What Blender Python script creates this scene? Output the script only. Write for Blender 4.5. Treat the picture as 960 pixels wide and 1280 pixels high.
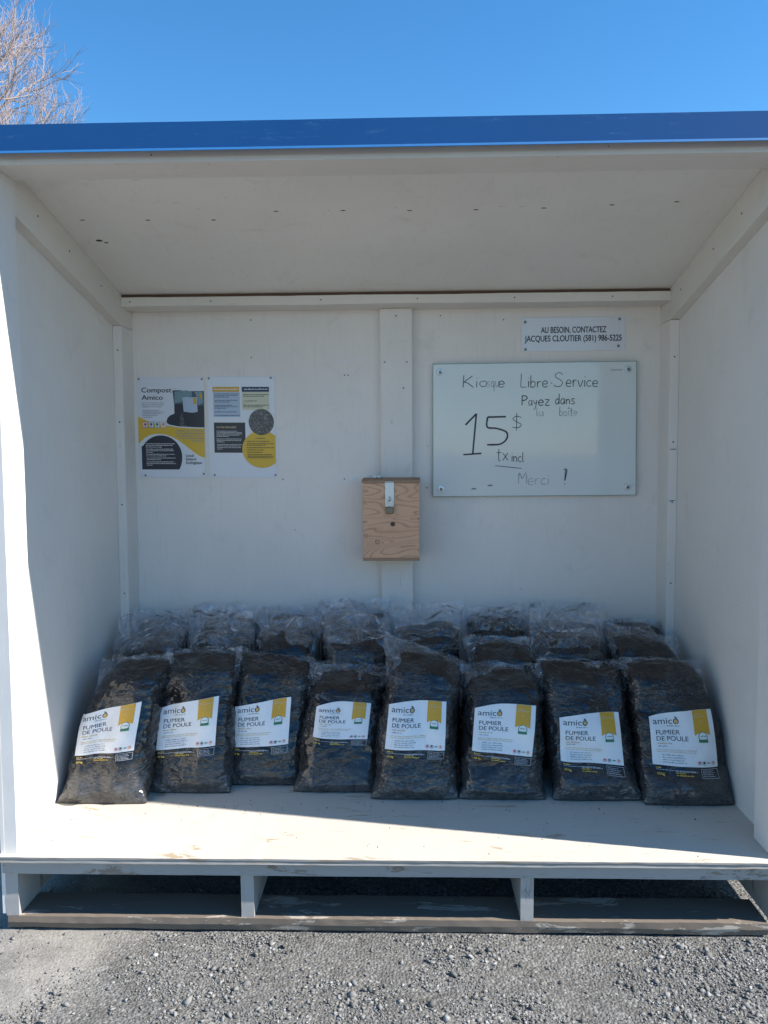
import bpy, bmesh, math, random
import numpy as np
from mathutils import Vector, Matrix, noise

for o in list(bpy.data.objects):
    bpy.data.objects.remove(o)
SC = bpy.context.scene
COL = SC.collection
R = math.radians

# ------------------------------------------------------------------ camera
cam_d = bpy.data.cameras.new("camera")
cam = bpy.data.objects.new("camera", cam_d); COL.objects.link(cam); SC.camera = cam
cam_d.sensor_fit = 'VERTICAL'; cam_d.sensor_height = 36.0; cam_d.lens = 29.485
cam_d.clip_start = 0.05; cam_d.clip_end = 2000
_r = Vector((0.99954564, 0.02948509, -0.00625634)).normalized()
_b = Vector((0.02984792, -0.99715318, 0.06924331)).normalized()
_u = _b.cross(_r).normalized(); _r = _u.cross(_b).normalized()
M = Matrix.Identity(4)
for i in range(3):
    M[i][0] = _r[i]; M[i][1] = _u[i]; M[i][2] = _b[i]
M[0][3], M[1][3], M[2][3] = 0.0618, -2.4469, 1.2089
cam.matrix_world = M

# ------------------------------------------------------------------ sky, sun, exposure
SUN_TO = Vector((1.0, -0.19, 0.875)).normalized()          # from the scene towards the sun
sun_el = math.asin(SUN_TO.z); sun_az = math.atan2(SUN_TO.x, SUN_TO.y)
W = bpy.data.worlds.new("World"); SC.world = W; W.use_nodes = True
wn = W.node_tree.nodes; wl = W.node_tree.links; wn.clear()
sky = wn.new('ShaderNodeTexSky'); sky.sky_type = 'NISHITA'; sky.sun_disc = False
sky.sun_elevation = sun_el; sky.sun_rotation = sun_az
sky.air_density = 1.0; sky.dust_density = 0.0; sky.ozone_density = 4.0; sky.altitude = 60
bg = wn.new('ShaderNodeBackground'); bg.inputs['Strength'].default_value = 0.12
wo = wn.new('ShaderNodeOutputWorld')
hs = wn.new('ShaderNodeHueSaturation'); hs.inputs['Saturation'].default_value = 1.25; hs.inputs['Hue'].default_value = .497
wl.new(sky.outputs[0], hs.inputs['Color']); wl.new(hs.outputs[0], bg.inputs[0]); wl.new(bg.outputs[0], wo.inputs[0])
sun_d = bpy.data.lights.new("sun", 'SUN'); sun_d.energy = 5.0; sun_d.angle = R(0.53); sun_d.color = (1.0, 0.955, 0.88)
sun = bpy.data.objects.new("sun", sun_d); COL.objects.link(sun)
sun.rotation_euler = (-SUN_TO).to_track_quat('-Z', 'Y').to_euler()
sun.location = (6, -3, 6)
SC.view_settings.view_transform = 'Standard'; SC.view_settings.look = 'None'
SC.view_settings.exposure = 0.89; SC.view_settings.gamma = 1.0
SC.render.engine = 'CYCLES'
SC.cycles.use_denoising = True
SC.cycles.max_bounces = 10; SC.cycles.diffuse_bounces = 6; SC.cycles.transparent_max_bounces = 24
SC.cycles.caustics_reflective = False; SC.cycles.caustics_refractive = False

# ------------------------------------------------------------------ node helpers
class NT:
    def __init__(s, name):
        s.m = bpy.data.materials.new(name); s.m.use_nodes = True
        s.t = s.m.node_tree; s.n = s.t.nodes; s.n.clear()
        s.out = s.n.new('ShaderNodeOutputMaterial')
        s.tc = s.n.new('ShaderNodeTexCoord')
    def new(s, ty, **kw):
        n = s.n.new(ty)
        for k, v in kw.items(): setattr(n, k, v)
        return n
    def link(s, a, b): s.t.links.new(a, b)
    def setv(s, inp, v):
        if hasattr(v, 'is_output') or isinstance(v, bpy.types.NodeSocket): s.link(v, inp)
        elif isinstance(v, (tuple, list)) and len(v) == 3 and inp.type == 'RGBA': inp.default_value = (*v, 1)
        else: inp.default_value = v
    def coords(s, sc=(1, 1, 1), rot=(0, 0, 0), loc=(0, 0, 0)):
        mp = s.new('ShaderNodeMapping'); s.link(s.tc.outputs['Object'], mp.inputs[0])
        mp.inputs['Scale'].default_value = sc; mp.inputs['Rotation'].default_value = rot; mp.inputs['Location'].default_value = loc
        return mp.outputs[0]
    def noise(s, vec, scale, detail=4, rough=.55, dist=0.0):
        n = s.new('ShaderNodeTexNoise'); s.link(vec, n.inputs['Vector'])
        n.inputs['Scale'].default_value = scale; n.inputs['Detail'].default_value = detail
        n.inputs['Roughness'].default_value = rough; n.inputs['Distortion'].default_value = dist
        return n.outputs['Fac']
    def vor(s, vec, scale, feature='F1', out='Distance'):
        n = s.new('ShaderNodeTexVoronoi', feature=feature); s.link(vec, n.inputs['Vector'])
        n.inputs['Scale'].default_value = scale
        return n.outputs[out]
    def ramp(s, fac, stops, interp='LINEAR'):
        n = s.new('ShaderNodeValToRGB'); s.link(fac, n.inputs[0]); cr = n.color_ramp; cr.interpolation = interp
        while len(cr.elements) < len(stops): cr.elements.new(.5)
        for e, (p, c) in zip(cr.elements, stops):
            e.position = p; e.color = (c, c, c, 1) if isinstance(c, (int, float)) else (*c, 1)
        return n.outputs[0]
    def mix(s, fac, a, b, mode='MIX'):
        n = s.new('ShaderNodeMix', data_type='RGBA', blend_type=mode)
        s.setv(n.inputs[0], fac); s.setv(n.inputs[6], a); s.setv(n.inputs[7], b)
        return n.outputs[2]
    def math(s, op, a, b=0.0, c=None, clamp=False):
        n = s.new('ShaderNodeMath', operation=op, use_clamp=clamp)
        s.setv(n.inputs[0], a); s.setv(n.inputs[1], b)
        if c is not None: s.setv(n.inputs[2], c)
        return n.outputs[0]
    def bump(s, h, strength=.3, dist=.002, normal=None):
        n = s.new('ShaderNodeBump'); s.link(h, n.inputs['Height'])
        n.inputs['Strength'].default_value = strength; n.inputs['Distance'].default_value = dist
        if normal is not None: s.link(normal, n.inputs['Normal'])
        return n.outputs[0]
    def bsdf(s, color=(.5, .5, .5), rough=.5, normal=None, spec=.5, metal=0.0, coat=0.0, coat_r=.1, coat_n=None, connect=True):
        b = s.new('ShaderNodeBsdfPrincipled')
        s.setv(b.inputs['Base Color'], color); s.setv(b.inputs['Roughness'], rough)
        s.setv(b.inputs['Metallic'], metal); s.setv(b.inputs['Specular IOR Level'], spec)
        s.setv(b.inputs['Coat Weight'], coat); s.setv(b.inputs['Coat Roughness'], coat_r)
        if normal is not None: s.link(normal, b.inputs['Normal'])
        if coat_n is not None: s.link(coat_n, b.inputs['Coat Normal'])
        if connect: s.link(b.outputs[0], s.out.inputs[0])
        return b.outputs[0]

def m_plain(name, c, rough=.5, metal=0.0, coat=0.0, var=.12):
    k = NT(name); v = k.coords()
    n = k.noise(v, 40, 3)
    col = k.mix(n, tuple(x * (1 - var) for x in c), tuple(min(1, x * (1 + var)) for x in c))
    k.bsdf(col, rough, k.bump(k.noise(v, 300, 2), .12, .0005), metal=metal, coat=coat)
    return k.m

def m_paint(name, c, grain='x', wear=0.0, specks=.5, crack=0.0, wood=(.30, .22, .15), rough=.55, gscale=1.0, seed=0.0):
    """painted timber: brush and grain relief, grime, chips that bare the wood"""
    k = NT(name)
    g = {'x': (1.6, 26, 26), 'y': (26, 1.6, 26), 'z': (26, 26, 1.6)}[grain]
    gv = k.coords(g, loc=(seed, seed * .7, seed * 1.3)); v = k.coords(loc=(seed, 3 + seed, seed))
    fine = k.noise(gv, 3.2 * gscale, 6, .62, .3)
    coarse = k.noise(gv, .7 * gscale, 3, .5, .6)
    cloud = k.noise(v, 1.7, 5, .6)
    col = k.mix(k.ramp(cloud, [(.3, 0.0), (.75, 1.0)]), tuple(x * .93 for x in c), tuple(min(1, x * 1.04) for x in c))
    col = k.mix(k.ramp(fine, [(.28, .16), (.46, 0.0)]), col, tuple(x * .66 for x in c))
    smudge = k.noise(v, 6.5, 6, .7, 1.2)
    col = k.mix(k.math('MULTIPLY', k.ramp(smudge, [(.57, 0.0), (.74, 1.0)]), .20), col, (c[0] * .55, c[1] * .5, c[2] * .42))
    sp = k.ramp(k.vor(v, 17), [(.0, 1.0), (.035, 1.0), (.06, 0.0)])
    spm = k.ramp(k.noise(v, 9, 2), [(.56, 0.0), (.62, 1.0)])
    col = k.mix(k.math('MULTIPLY', k.math('MULTIPLY', sp, spm), specks), col, (.10, .08, .06))
    h = k.math('ADD', k.math('MULTIPLY', fine, .55), k.math('MULTIPLY', coarse, .6))
    if crack > 0:
        cr = k.ramp(k.noise(gv, 5.5 * gscale, 8, .75, .8), [(.30, 1.0), (.36 + .05 * crack, 0.0)])
        col = k.mix(k.math('MULTIPLY', cr, .75), col, tuple(x * .45 for x in wood))
        h = k.math('SUBTRACT', h, k.math('MULTIPLY', cr, .8))
    if wear > 0:
        w1 = k.noise(k.coords({'x': (3, 12, 12), 'y': (12, 3, 12), 'z': (12, 12, 3)}[grain], loc=(7 + seed, 1, 2)), 1.5, 8, .72, .5)
        wm = k.ramp(w1, [(.66 - .22 * wear, 0.0), (.675 - .22 * wear, 1.0)])
        wc = k.mix(fine, tuple(x * .6 for x in wood), tuple(min(1, x * 1.35) for x in wood))
        col = k.mix(wm, col, wc)
        h = k.math('SUBTRACT', h, k.math('MULTIPLY', wm, .7))
    k.bsdf(col, rough, k.bump(h, .22, .0015), spec=.35)
    return k.m

M_wall = m_paint("white_wall_paint", (.80, .755, .715), 'z', specks=.6, rough=.5)
M_side = m_paint("white_side_paint", (.79, .75, .705), 'z', specks=.45, rough=.5, seed=5)
M_ceil = m_paint("cream_ceiling_paint", (.80, .77, .72), 'y', specks=.5, rough=.6, seed=9)
M_trim = m_paint("white_trim_paint", (.78, .74, .70), 'z', specks=.8, crack=.3, rough=.55, seed=2)
M_trimx = m_paint("white_trim_paint_along", (.73, .69, .64), 'x', specks=.8, crack=.3, rough=.55, seed=3)
M_trimy = m_paint("white_trim_paint_deep", (.74, .70, .645), 'y', specks=.6, crack=.2, rough=.55, seed=4)
M_front = m_paint("weathered_front_paint", (.42, .405, .385), 'z', wear=.28, specks=1, crack=1.2, rough=.7, wood=(.25, .21, .17), seed=6)
M_frontx = m_paint("weathered_rim_paint", (.38, .365, .345), 'x', wear=.40, specks=1, crack=1.2, rough=.7, wood=(.25, .21, .17), seed=8)
M_floor = m_paint("white_floor_paint", (.58, .53, .455), 'x', wear=.24, specks=1, crack=.8, rough=.6, wood=(.42, .33, .23), seed=1)
M_skid = m_paint("bare_grey_timber", (.18, .145, .115), 'x', wear=.34, specks=1, crack=1.5, rough=.85, wood=(.40, .35, .29), gscale=.7, seed=11)
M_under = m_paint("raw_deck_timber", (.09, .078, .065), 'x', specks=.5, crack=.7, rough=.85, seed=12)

def m_plyedge():
    k = NT("plywood_edge"); v = k.coords((1, 1, 1))
    s = k.new('ShaderNodeSeparateXYZ'); k.link(v, s.inputs[0])
    wob = k.noise(k.coords((2, 2, 60)), 3, 4)
    z = k.math('ADD', k.math('MULTIPLY', s.outputs[2], 330), k.math('MULTIPLY', wob, 1.6))
    st = k.ramp(k.math('FRACT', z), [(.0, 1.0), (.12, 0.0), (.8, 0.0), (1.0, 1.0)])
    g = k.noise(k.coords((3, 40, 90)), 3, 8, .7)
    col = k.mix(g, (.27, .26, .245), (.44, .43, .41))
    col = k.mix(k.math('MULTIPLY', st, .55), col, (.22, .19, .15))
    wm = k.ramp(k.noise(k.coords((3, 10, 30), loc=(4, 0, 0)), 2.5, 8, .75), [(.55, 0.0), (.60, 1.0)])
    col = k.mix(k.math('MULTIPLY', wm, .7), col, (.36, .26, .17))
    k.bsdf(col, .8, k.bump(k.math('ADD', st, g), .5, .0015), spec=.3)
    return k.m
M_plyedge = m_plyedge()

def m_blue():
    k = NT("blue_enamel"); v = k.coords((1, 1, 1))
    n = k.noise(v, 3, 4)
    col = k.mix(n, (.004, .072, .235), (.006, .088, .275))
    sc1 = k.ramp(k.noise(k.coords((1.2, 6, 7), rot=(0, .5, 0)), 9, 9, .8, .6), [(.58, 0.0), (.66, 1.0)])
    gate = k.ramp(k.noise(v, 2.6, 2), [(.42, 0.0), (.58, 1.0)])
    col = k.mix(k.math('MULTIPLY', k.math('MULTIPLY', sc1, gate), .36), col, (.20, .34, .56))
    k.bsdf(col, .38, k.bump(k.noise(v, 14, 3), .12, .003), spec=.5)
    return k.m
M_blue = m_blue()
M_bluedrip = m_plain("light_blue_drip_metal", (.014, .115, .30), .6)
M_roof = m_plain("grey_roll_roofing", (.16, .16, .17), .9)
M_gap = m_plain("brown_gap_shade", (.13, .075, .05), .9)  # shade of the gap above the top rail, given as a dark colour
M_screw = m_plain("grey_screw_metal", (.20, .20, .20), .45, metal=.6)
M_hole = m_plain("dark_nail_hole", (.05, .042, .035), .9)
M_zinc = m_plain("zinc_plated_steel", (.62, .64, .66), .35, metal=.75)
M_brass = m_plain("dull_padlock_body", (.22, .19, .13), .45, metal=.5)
M_paperscrap = m_plain("torn_paper", (.75, .76, .78), .7)

def m_boxwood():
    k = NT("bare_fir_plywood")
    s0 = k.coords((1, 1, 1))
    wob = k.noise(k.coords((2.2, 2.2, 5)), 2.2, 3, .5)
    f = k.noise(k.coords((2.0, 2.0, 7.0), loc=(.3, 0, .55)), 1.35, 1.6, .4, .35)
    f = k.math('FRACT', k.math('ADD', k.math('MULTIPLY', f, 26.0), k.math('MULTIPLY', k.noise(k.coords((30, 30, 60)), 2, 3), .35)))
    line = k.ramp(f, [(.0, .9), (.10, .35), (.30, .0), (.86, .0), (1.0, .9)])
    fine = k.noise(k.coords((6, 30, 90)), 5, 6, .7)
    base = k.mix(wob, (.63, .36, .22), (.77, .49, .325))
    base = k.mix(k.math('MULTIPLY', fine, .4), base, (.50, .29, .19))
    col = k.mix(k.math('MULTIPLY', line, .55), base, (.22, .10, .07))
    k.bsdf(col, .62, k.bump(k.math('SUBTRACT', fine, line), .25, .001), spec=.3)
    return k.m
M_box = m_boxwood()
M_boxedge = m_plain("ply_box_edge", (.34, .22, .145), .8)
M_knot = m_plain("brown_knot", (.14, .07, .045), .7)

def m_body():
    k = NT("compost_under_clear_film")
    v = k.coords(); oi = k.new('ShaderNodeObjectInfo')
    off = k.new('ShaderNodeVectorMath', operation='ADD'); k.link(v, off.inputs[0])
    cmb = k.new('ShaderNodeCombineXYZ'); k.link(k.math('MULTIPLY', oi.outputs['Random'], 37.0), cmb.inputs[0]); k.link(cmb.outputs[0], off.inputs[1]); v = off.outputs[0]
    grain = k.noise(v, 210, 5, .7)
    col = k.mix(k.ramp(grain, [(.35, 0.0), (.68, 1.0)]), (.0025, .0025, .0035), (.019, .018, .0185))
    spk = k.ramp(k.vor(v, 150), [(.0, 1.0), (.10, 1.0), (.16, 0.0)])
    spg = k.ramp(k.noise(v, 60, 2), [(.60, 0.0), (.68, 1.0)])
    col = k.mix(k.math('MULTIPLY', k.math('MULTIPLY', spk, spg), .7), col, (.30, .27, .22))
    mp = k.new('ShaderNodeMapping'); k.link(v, mp.inputs[0]); mp.inputs['Scale'].default_value = (1, 1, 2.2)
    hz = k.noise(mp.outputs[0], 7, 5, .6, 1.0)
    col = k.mix(k.math('MULTIPLY', k.ramp(hz, [(.46, 0.0), (.72, 1.0)]), .12), col, (.12, .118, .12))
    # pale haze painted towards the lower seam for sun glints on crumpled film
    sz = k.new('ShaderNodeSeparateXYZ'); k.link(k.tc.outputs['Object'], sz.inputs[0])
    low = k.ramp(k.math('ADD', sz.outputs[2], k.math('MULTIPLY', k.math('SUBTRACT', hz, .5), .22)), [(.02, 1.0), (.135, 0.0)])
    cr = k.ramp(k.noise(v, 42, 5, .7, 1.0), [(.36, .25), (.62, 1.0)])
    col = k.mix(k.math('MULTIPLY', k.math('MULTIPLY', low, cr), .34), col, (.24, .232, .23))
    wr1 = k.noise(mp.outputs[0], 13, 5, .55, 2.2)
    wr1 = k.math('ABSOLUTE', k.math('SUBTRACT', wr1, .5))
    wr2 = k.math('ABSOLUTE', k.math('SUBTRACT', k.noise(v, 38, 4, .6, 2.5), .5))
    wr3 = k.noise(v, 110, 3, .6)
    # fine stretch lines of the taut film, running sideways
    mp2 = k.new('ShaderNodeMapping'); k.link(v, mp2.inputs[0]); mp2.inputs['Scale'].default_value = (1, 1, 3.6)
    wr4 = k.math('ABSOLUTE', k.math('SUBTRACT', k.noise(mp2.outputs[0], 26, 4, .6, 1.2), .5))
    lines = k.ramp(wr4, [(.0, 1.0), (.02, .5), (.06, 0.0)])
    zone = k.ramp(k.noise(v, 8, 3, .6, .5), [(.42, 0.0), (.60, 1.0)])
    col = k.mix(k.math('MULTIPLY', k.math('MULTIPLY', lines, zone), .22), col, (.26, .26, .27))
    h = k.math('ADD', k.math('MULTIPLY', wr1, 2.4), k.math('MULTIPLY', k.math('MULTIPLY', wr4, zone), 1.3))
    bn = k.bump(k.math('ADD', h, k.math('MULTIPLY', grain, .35)), .7, .006)
    big = k.noise(v, 9, 2, .45, .8)
    c1 = k.math('ABSOLUTE', k.math('SUBTRACT', k.noise(mp.outputs[0], 11, 1.2, .5, 1.4), .5))
    calm = k.ramp(k.noise(v, 6.5, 2, .5, .4), [(.42, .12), (.66, 1.0)])
    c2 = k.math('ABSOLUTE', k.math('SUBTRACT', k.noise(mp2.outputs[0], 24, 1.0, .5, .8), .5))
    cn = k.bump(k.math('ADD', k.math('ADD', k.math('MULTIPLY', k.math('MULTIPLY', c1, calm), 1.9), k.math('MULTIPLY', k.math('MULTIPLY', c2, zone), .85)), k.math('MULTIPLY', big, 2.2)), 1.0, .0095)
    k.bsdf(col, .6, bn, spec=.10, coat=1.0, coat_r=.075, coat_n=cn)
    [n for n in k.n if n.type == 'BSDF_PRINCIPLED'][0].inputs['Coat IOR'].default_value = 1.52
    return k.m
M_body = m_body()

def m_film(name="clear_crinkled_film", lo=.10, hi=.62):
    k = NT(name); v = k.coords(); oi = k.new('ShaderNodeObjectInfo')
    off = k.new('ShaderNodeVectorMath', operation='ADD'); k.link(v, off.inputs[0])
    cmb = k.new('ShaderNodeCombineXYZ'); k.link(k.math('MULTIPLY', oi.outputs['Random'], 23.0), cmb.inputs[0]); k.link(cmb.outputs[0], off.inputs[1]); v = off.outputs[0]
    a = k.math('ABSOLUTE', k.math('SUBTRACT', k.noise(v, 6.5, 1.2, .5, 1.3), .5))
    b = k.math('ABSOLUTE', k.math('SUBTRACT', k.noise(v, 15, 1.0, .5, 1.0), .5))
    h = k.math('ADD', k.math('MULTIPLY', a, 3.0), b)
    nb = k.bump(h, 1.0, .026)
    at = k.new('ShaderNodeAttribute'); at.attribute_name = 'loose'; loose = at.outputs['Fac']
    cloud = k.noise(v, 9, 5, .65, .8)
    ridge = k.math('MAXIMUM', k.ramp(a, [(.0, 1.0), (.010, .45), (.06, 0.0)]), k.ramp(b, [(.0, .7), (.010, .25), (.05, 0.0)]))
    op = k.math('ADD', k.math('MULTIPLY', k.ramp(cloud, [(.38, .02), (.72, .36)]), 1.0), k.math('MULTIPLY', ridge, .55), clamp=True)
    lw = k.new('ShaderNodeLayerWeight'); lw.inputs[0].default_value = .5
    edge = k.math('POWER', lw.outputs['Facing'], 3.0)
    op = k.math('ADD', op, k.math('MULTIPLY', edge, .85), clamp=True)
    tr = k.new('ShaderNodeBsdfTransparent'); tr.inputs[0].default_value = (.975, .98, .99, 1)
    df = k.new('ShaderNodeBsdfDiffuse'); df.inputs[0].default_value = (.80, .82, .85, 1); k.link(nb, df.inputs['Normal'])
    tl = k.new('ShaderNodeBsdfTranslucent'); tl.inputs[0].default_value = (.80, .82, .85, 1); k.link(nb, tl.inputs['Normal'])
    dm = k.new('ShaderNodeMixShader'); dm.inputs[0].default_value = .4; k.link(df.outputs[0], dm.inputs[1]); k.link(tl.outputs[0], dm.inputs[2])
    m1 = k.new('ShaderNodeMixShader'); k.link(k.math('MULTIPLY', k.math('MULTIPLY', op, .42), loose), m1.inputs[0]); k.link(tr.outputs[0], m1.inputs[1]); k.link(dm.outputs[0], m1.inputs[2])
    gl = k.new('ShaderNodeBsdfGlossy'); gl.inputs['Roughness'].default_value = .05; gl.inputs['Color'].default_value = (.9, .93, 1, 1); k.link(nb, gl.inputs['Normal'])
    fr = k.new('ShaderNodeFresnel'); k.link(nb, fr.inputs['Normal']); ge = k.new('ShaderNodeNewGeometry'); k.link(k.math('SUBTRACT', 1.45, k.math('MULTIPLY', ge.outputs['Backfacing'], 1.45 - 1 / 1.45)), fr.inputs[0])
    m2 = k.new('ShaderNodeMixShader'); k.link(k.math('MULTIPLY', k.math('MULTIPLY', fr.outputs[0], 1.7, clamp=True), loose), m2.inputs[0]); k.link(m1.outputs[0], m2.inputs[1]); k.link(gl.outputs[0], m2.inputs[2])
    k.link(m2.outputs[0], k.out.inputs[0])
    return k.m
M_film = m_film()

def m_label():
    k = NT("label_paper"); v = k.coords()
    a = k.math('ABSOLUTE', k.math('SUBTRACT', k.noise(v, 14, 4, .55, 1.6), .5))
    col = k.mix(k.noise(v, 25, 3), (.74, .75, .76), (.82, .83, .84))
    k.bsdf(col, .42, k.bump(a, .5, .006), spec=.4, coat=.5, coat_r=.2)
    return k.m
M_label = m_label()
def m_print(name, c, rough=.45):
    k = NT(name); v = k.coords(); k.bsdf(k.mix(k.noise(v, 60, 2), tuple(x * .9 for x in c), c), rough, spec=.3, coat=.4, coat_r=.2); return k.m
P_black = m_print("black_print", (.03, .033, .046))
P_grey = m_print("grey_print", (.30, .32, .36))
P_gold = m_print("gold_print", (.66, .37, .035))
P_goldb = m_print("bright_gold_film_print", (.80, .55, .08)); P_greyb = m_print("light_grey_film_print", (.50, .52, .56))
P_goldpale = m_print("pale_gold_print", (.62, .48, .26))
P_yellow = m_print("yellow_print", (.74, .47, .05))
P_green = m_print("green_print", (.03, .20, .09))
P_red = m_print("red_print", (.48, .045, .05))
P_orange = m_print("orange_print", (.70, .25, .10))
P_white = m_print("white_print", (.78, .79, .80))
P_fruit = m_print("fruit_print", (.60, .42, .16))
P_navy = m_print("navy_print", (.02, .035, .11))
P_paleblue = m_print("pale_blue_print", (.45, .55, .68))
P_paleyellow = m_print("pale_yellow_print", (.63, .62, .46))
P_teal = m_print("teal_print", (.20, .31, .35))
P_teald = m_print("dark_teal_print", (.07, .11, .14))
P_pink = m_print("pink_print", (.60, .28, .24))
P_poster = m_plain("poster_plastic", (.70, .72, .78), .3, coat=.4, var=.03)
def m_soilprint():
    k = NT("soil_print"); v = k.coords(); n = k.noise(v, 150, 3, .75)
    k.bsdf(k.ramp(n, [(.38, (.012, .012, .014)), (.55, (.07, .07, .075)), (.68, (.30, .29, .30))]), .4, coat=.4); return k.m
P_soil = m_soilprint()

def m_ink(name, dens, c=(.03, .035, .04)):
    k = NT(name); v = k.coords()
    n = k.noise(v, 120, 4, .7); n2 = k.noise(v, 14, 3)
    a = k.math('ADD', k.math('MULTIPLY', n, .8), k.math('MULTIPLY', n2, .6))
    al = k.ramp(a, [(.95 - dens * .8, 0.0), (1.25 - dens * .8, 1.0)])
    al = k.math('MULTIPLY', al, min(1, .35 + dens * .7))
    b = k.bsdf(c, .4, connect=False); t = k.new('ShaderNodeBsdfTransparent'); mx = k.new('ShaderNodeMixShader')
    k.link(al, mx.inputs[0]); k.link(t.outputs[0], mx.inputs[1]); k.link(b, mx.inputs[2]); k.link(mx.outputs[0], k.out.inputs[0])
    return k.m
I_dark = m_ink("fresh_marker_ink", 1.0); I_mid = m_ink("worn_marker_ink", .82, (.07, .08, .09)); I_faint = m_ink("rubbed_marker_ink", .55, (.13, .15, .16))

def m_glassboard():
    k = NT("white_glass"); v = k.coords()
    s = k.noise(k.coords((3, 3, 3)), 2, 5, .7, 1.5)
    col = k.mix(s, (.65, .71, .715), (.71, .76, .76))
    k.bsdf(col, .06, spec=.5, coat=0)
    return k.m
M_glass = m_glassboard()
M_glassedge = m_plain("green_glass_edge", (.12, .26, .24), .15)

def m_ground():
    k = NT("packed_gravel_ground"); g = k.new('ShaderNodeNewGeometry'); v = g.outputs['Position']
    a = k.noise(v, 95, 6, .75); b = k.noise(v, 320, 3, .7); c = k.noise(v, 1.6, 5, .6)
    fine = k.mix(k.ramp(a, [(.30, 0.0), (.72, 1.0)]), (.15, .144, .134), (.30, .289, .272))
    spk = k.ramp(k.vor(v, 160), [(.0, 1.0), (.22, .7), (.34, 0.0)])
    fine = k.mix(k.math('MULTIPLY', k.math('MULTIPLY', spk, k.ramp(b, [(.5, 0.0), (.62, 1.0)])), .6), fine, (.40, .395, .385))
    sandy = k.mix(k.ramp(a, [(.30, 0.0), (.72, 1.0)]), (.29, .268, .238), (.41, .382, .34))
    # the smooth dusty strip beside the left end of the kiosk, an area of its own
    s = k.new('ShaderNodeSeparateXYZ'); k.link(v, s.inputs[0])
    edge = k.math('ADD', k.math('MULTIPLY', s.outputs[0], -1.0), k.math('MULTIPLY', s.outputs[1], .47))
    edge = k.math('ADD', edge, k.math('MULTIPLY', k.math('SUBTRACT', k.noise(v, 4, 6, .7), .5), .55))
    near = k.ramp(k.math('SUBTRACT', edge, .62), [(.0, 0.0), (.26, 1.0)])
    far = k.ramp(k.math('DIVIDE', edge, 6.0), [(.35, 1.0), (.7, 0.0)])
    col = k.mix(k.math('MULTIPLY', k.math('MULTIPLY', near, far), 1.0), fine, sandy)
    damp = k.ramp(c, [(.35, .0), (.65, 1.0)])
    col = k.mix(k.math('MULTIPLY', damp, .35), col, (.14, .135, .12))
    blot = k.ramp(k.noise(v, 7, 5, .65), [(.45, 0.0), (.66, 1.0)])
    col = k.mix(k.math('MULTIPLY', blot, .45), col, (.12, .112, .10))
    wv = k.new('ShaderNodeTexVoronoi'); k.link(v, wv.inputs['Vector']); wv.inputs['Scale'].default_value = 105
    hue = k.new('ShaderNodeSeparateColor'); k.link(wv.outputs['Color'], hue.inputs[0])
    chip = k.ramp(hue.outputs[0], [(.0, .62), (.5, .9), (.85, 1.12), (1.0, 1.5)])
    amt = k.math('SUBTRACT', 1.0, k.math('MULTIPLY', k.math('MULTIPLY', near, far), .75))
    cm = k.mix(amt, (1, 1, 1), chip)
    col = k.mix(1.0, col, cm, 'MULTIPLY')
    h = k.math('ADD', k.math('MULTIPLY', a, .8), k.math('MULTIPLY', b, .3))
    h = k.math('SUBTRACT', h, k.math('MULTIPLY', k.math('MULTIPLY', wv.outputs['Distance'], 1.3), amt))
    h = k.math('ADD', h, k.math('MULTIPLY', k.math('MULTIPLY', hue.outputs[1], .9), amt))
    k.bsdf(col, .9, k.bump(h, 1.0, .0048), spec=.25)
    return k.m
M_ground = m_ground()
def m_stone():
    k = NT("crushed_stone"); g = k.new('ShaderNodeNewGeometry'); r = g.outputs['Random Per Island']
    col = k.ramp(r, [(.0, (.11, .107, .10)), (.35, (.20, .194, .184)), (.75, (.28, .271, .257)), (.95, (.37, .36, .345)), (1.0, (.52, .51, .49))])
    n = k.noise(g.outputs['Position'], 260, 3, .6)
    col = k.mix(k.math('MULTIPLY', n, .45), col, (.12, .118, .11))
    k.bsdf(col, .85, k.bump(n, .4, .002), spec=.3)
    return k.m
M_stone = m_stone()
M_bark = m_plain("pale_bark", (.30, .24, .21), .8)
M_twig = m_plain("pinkish_twig_bark", (.36, .285, .26), .7, var=.35)

# ------------------------------------------------------------------ mesh helpers
def world_org(o):
    v = Vector((0, 0, 0))
    while o is not None:
        v += o.location; o = o.parent
    return v

class MB:
    def __init__(s): s.v = []; s.f = []; s.mi = []
    def add(s, vs, fs, mi=0):
        n = len(s.v); s.v.extend(vs)
        for f in fs: s.f.append(tuple(i + n for i in f)); s.mi.append(mi)
    def build(s, name, mats, parent=None, smooth=False, org=None):
        me = bpy.data.meshes.new(name)
        o0 = world_org(parent) if parent is not None else (org if org is not None else Vector((0, 0, 0)))
        me.from_pydata([(x - o0[0], y - o0[1], z - o0[2]) for x, y, z in s.v], [], s.f)
        mats = mats if isinstance(mats, (list, tuple)) else [mats]
        for m in mats: me.materials.append(m)
        if len(mats) > 1: me.polygons.foreach_set('material_index', s.mi)
        if smooth: me.polygons.foreach_set('use_smooth', [True] * len(me.polygons))
        me.update()
        o = bpy.data.objects.new(name, me); COL.objects.link(o)
        if parent is not None: o.parent = parent
        elif org is not None: o.location = org
        return o

def thing(name, label, cat, loc, group=None):
    o = bpy.data.objects.new(name, None); COL.objects.link(o); o.location = loc; o.empty_display_size = .1
    o['label'] = label; o['category'] = cat
    if group: o['group'] = group
    return o
def tag(o, **kw):
    for k_, v_ in kw.items(): o[k_] = v_
    return o

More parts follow.
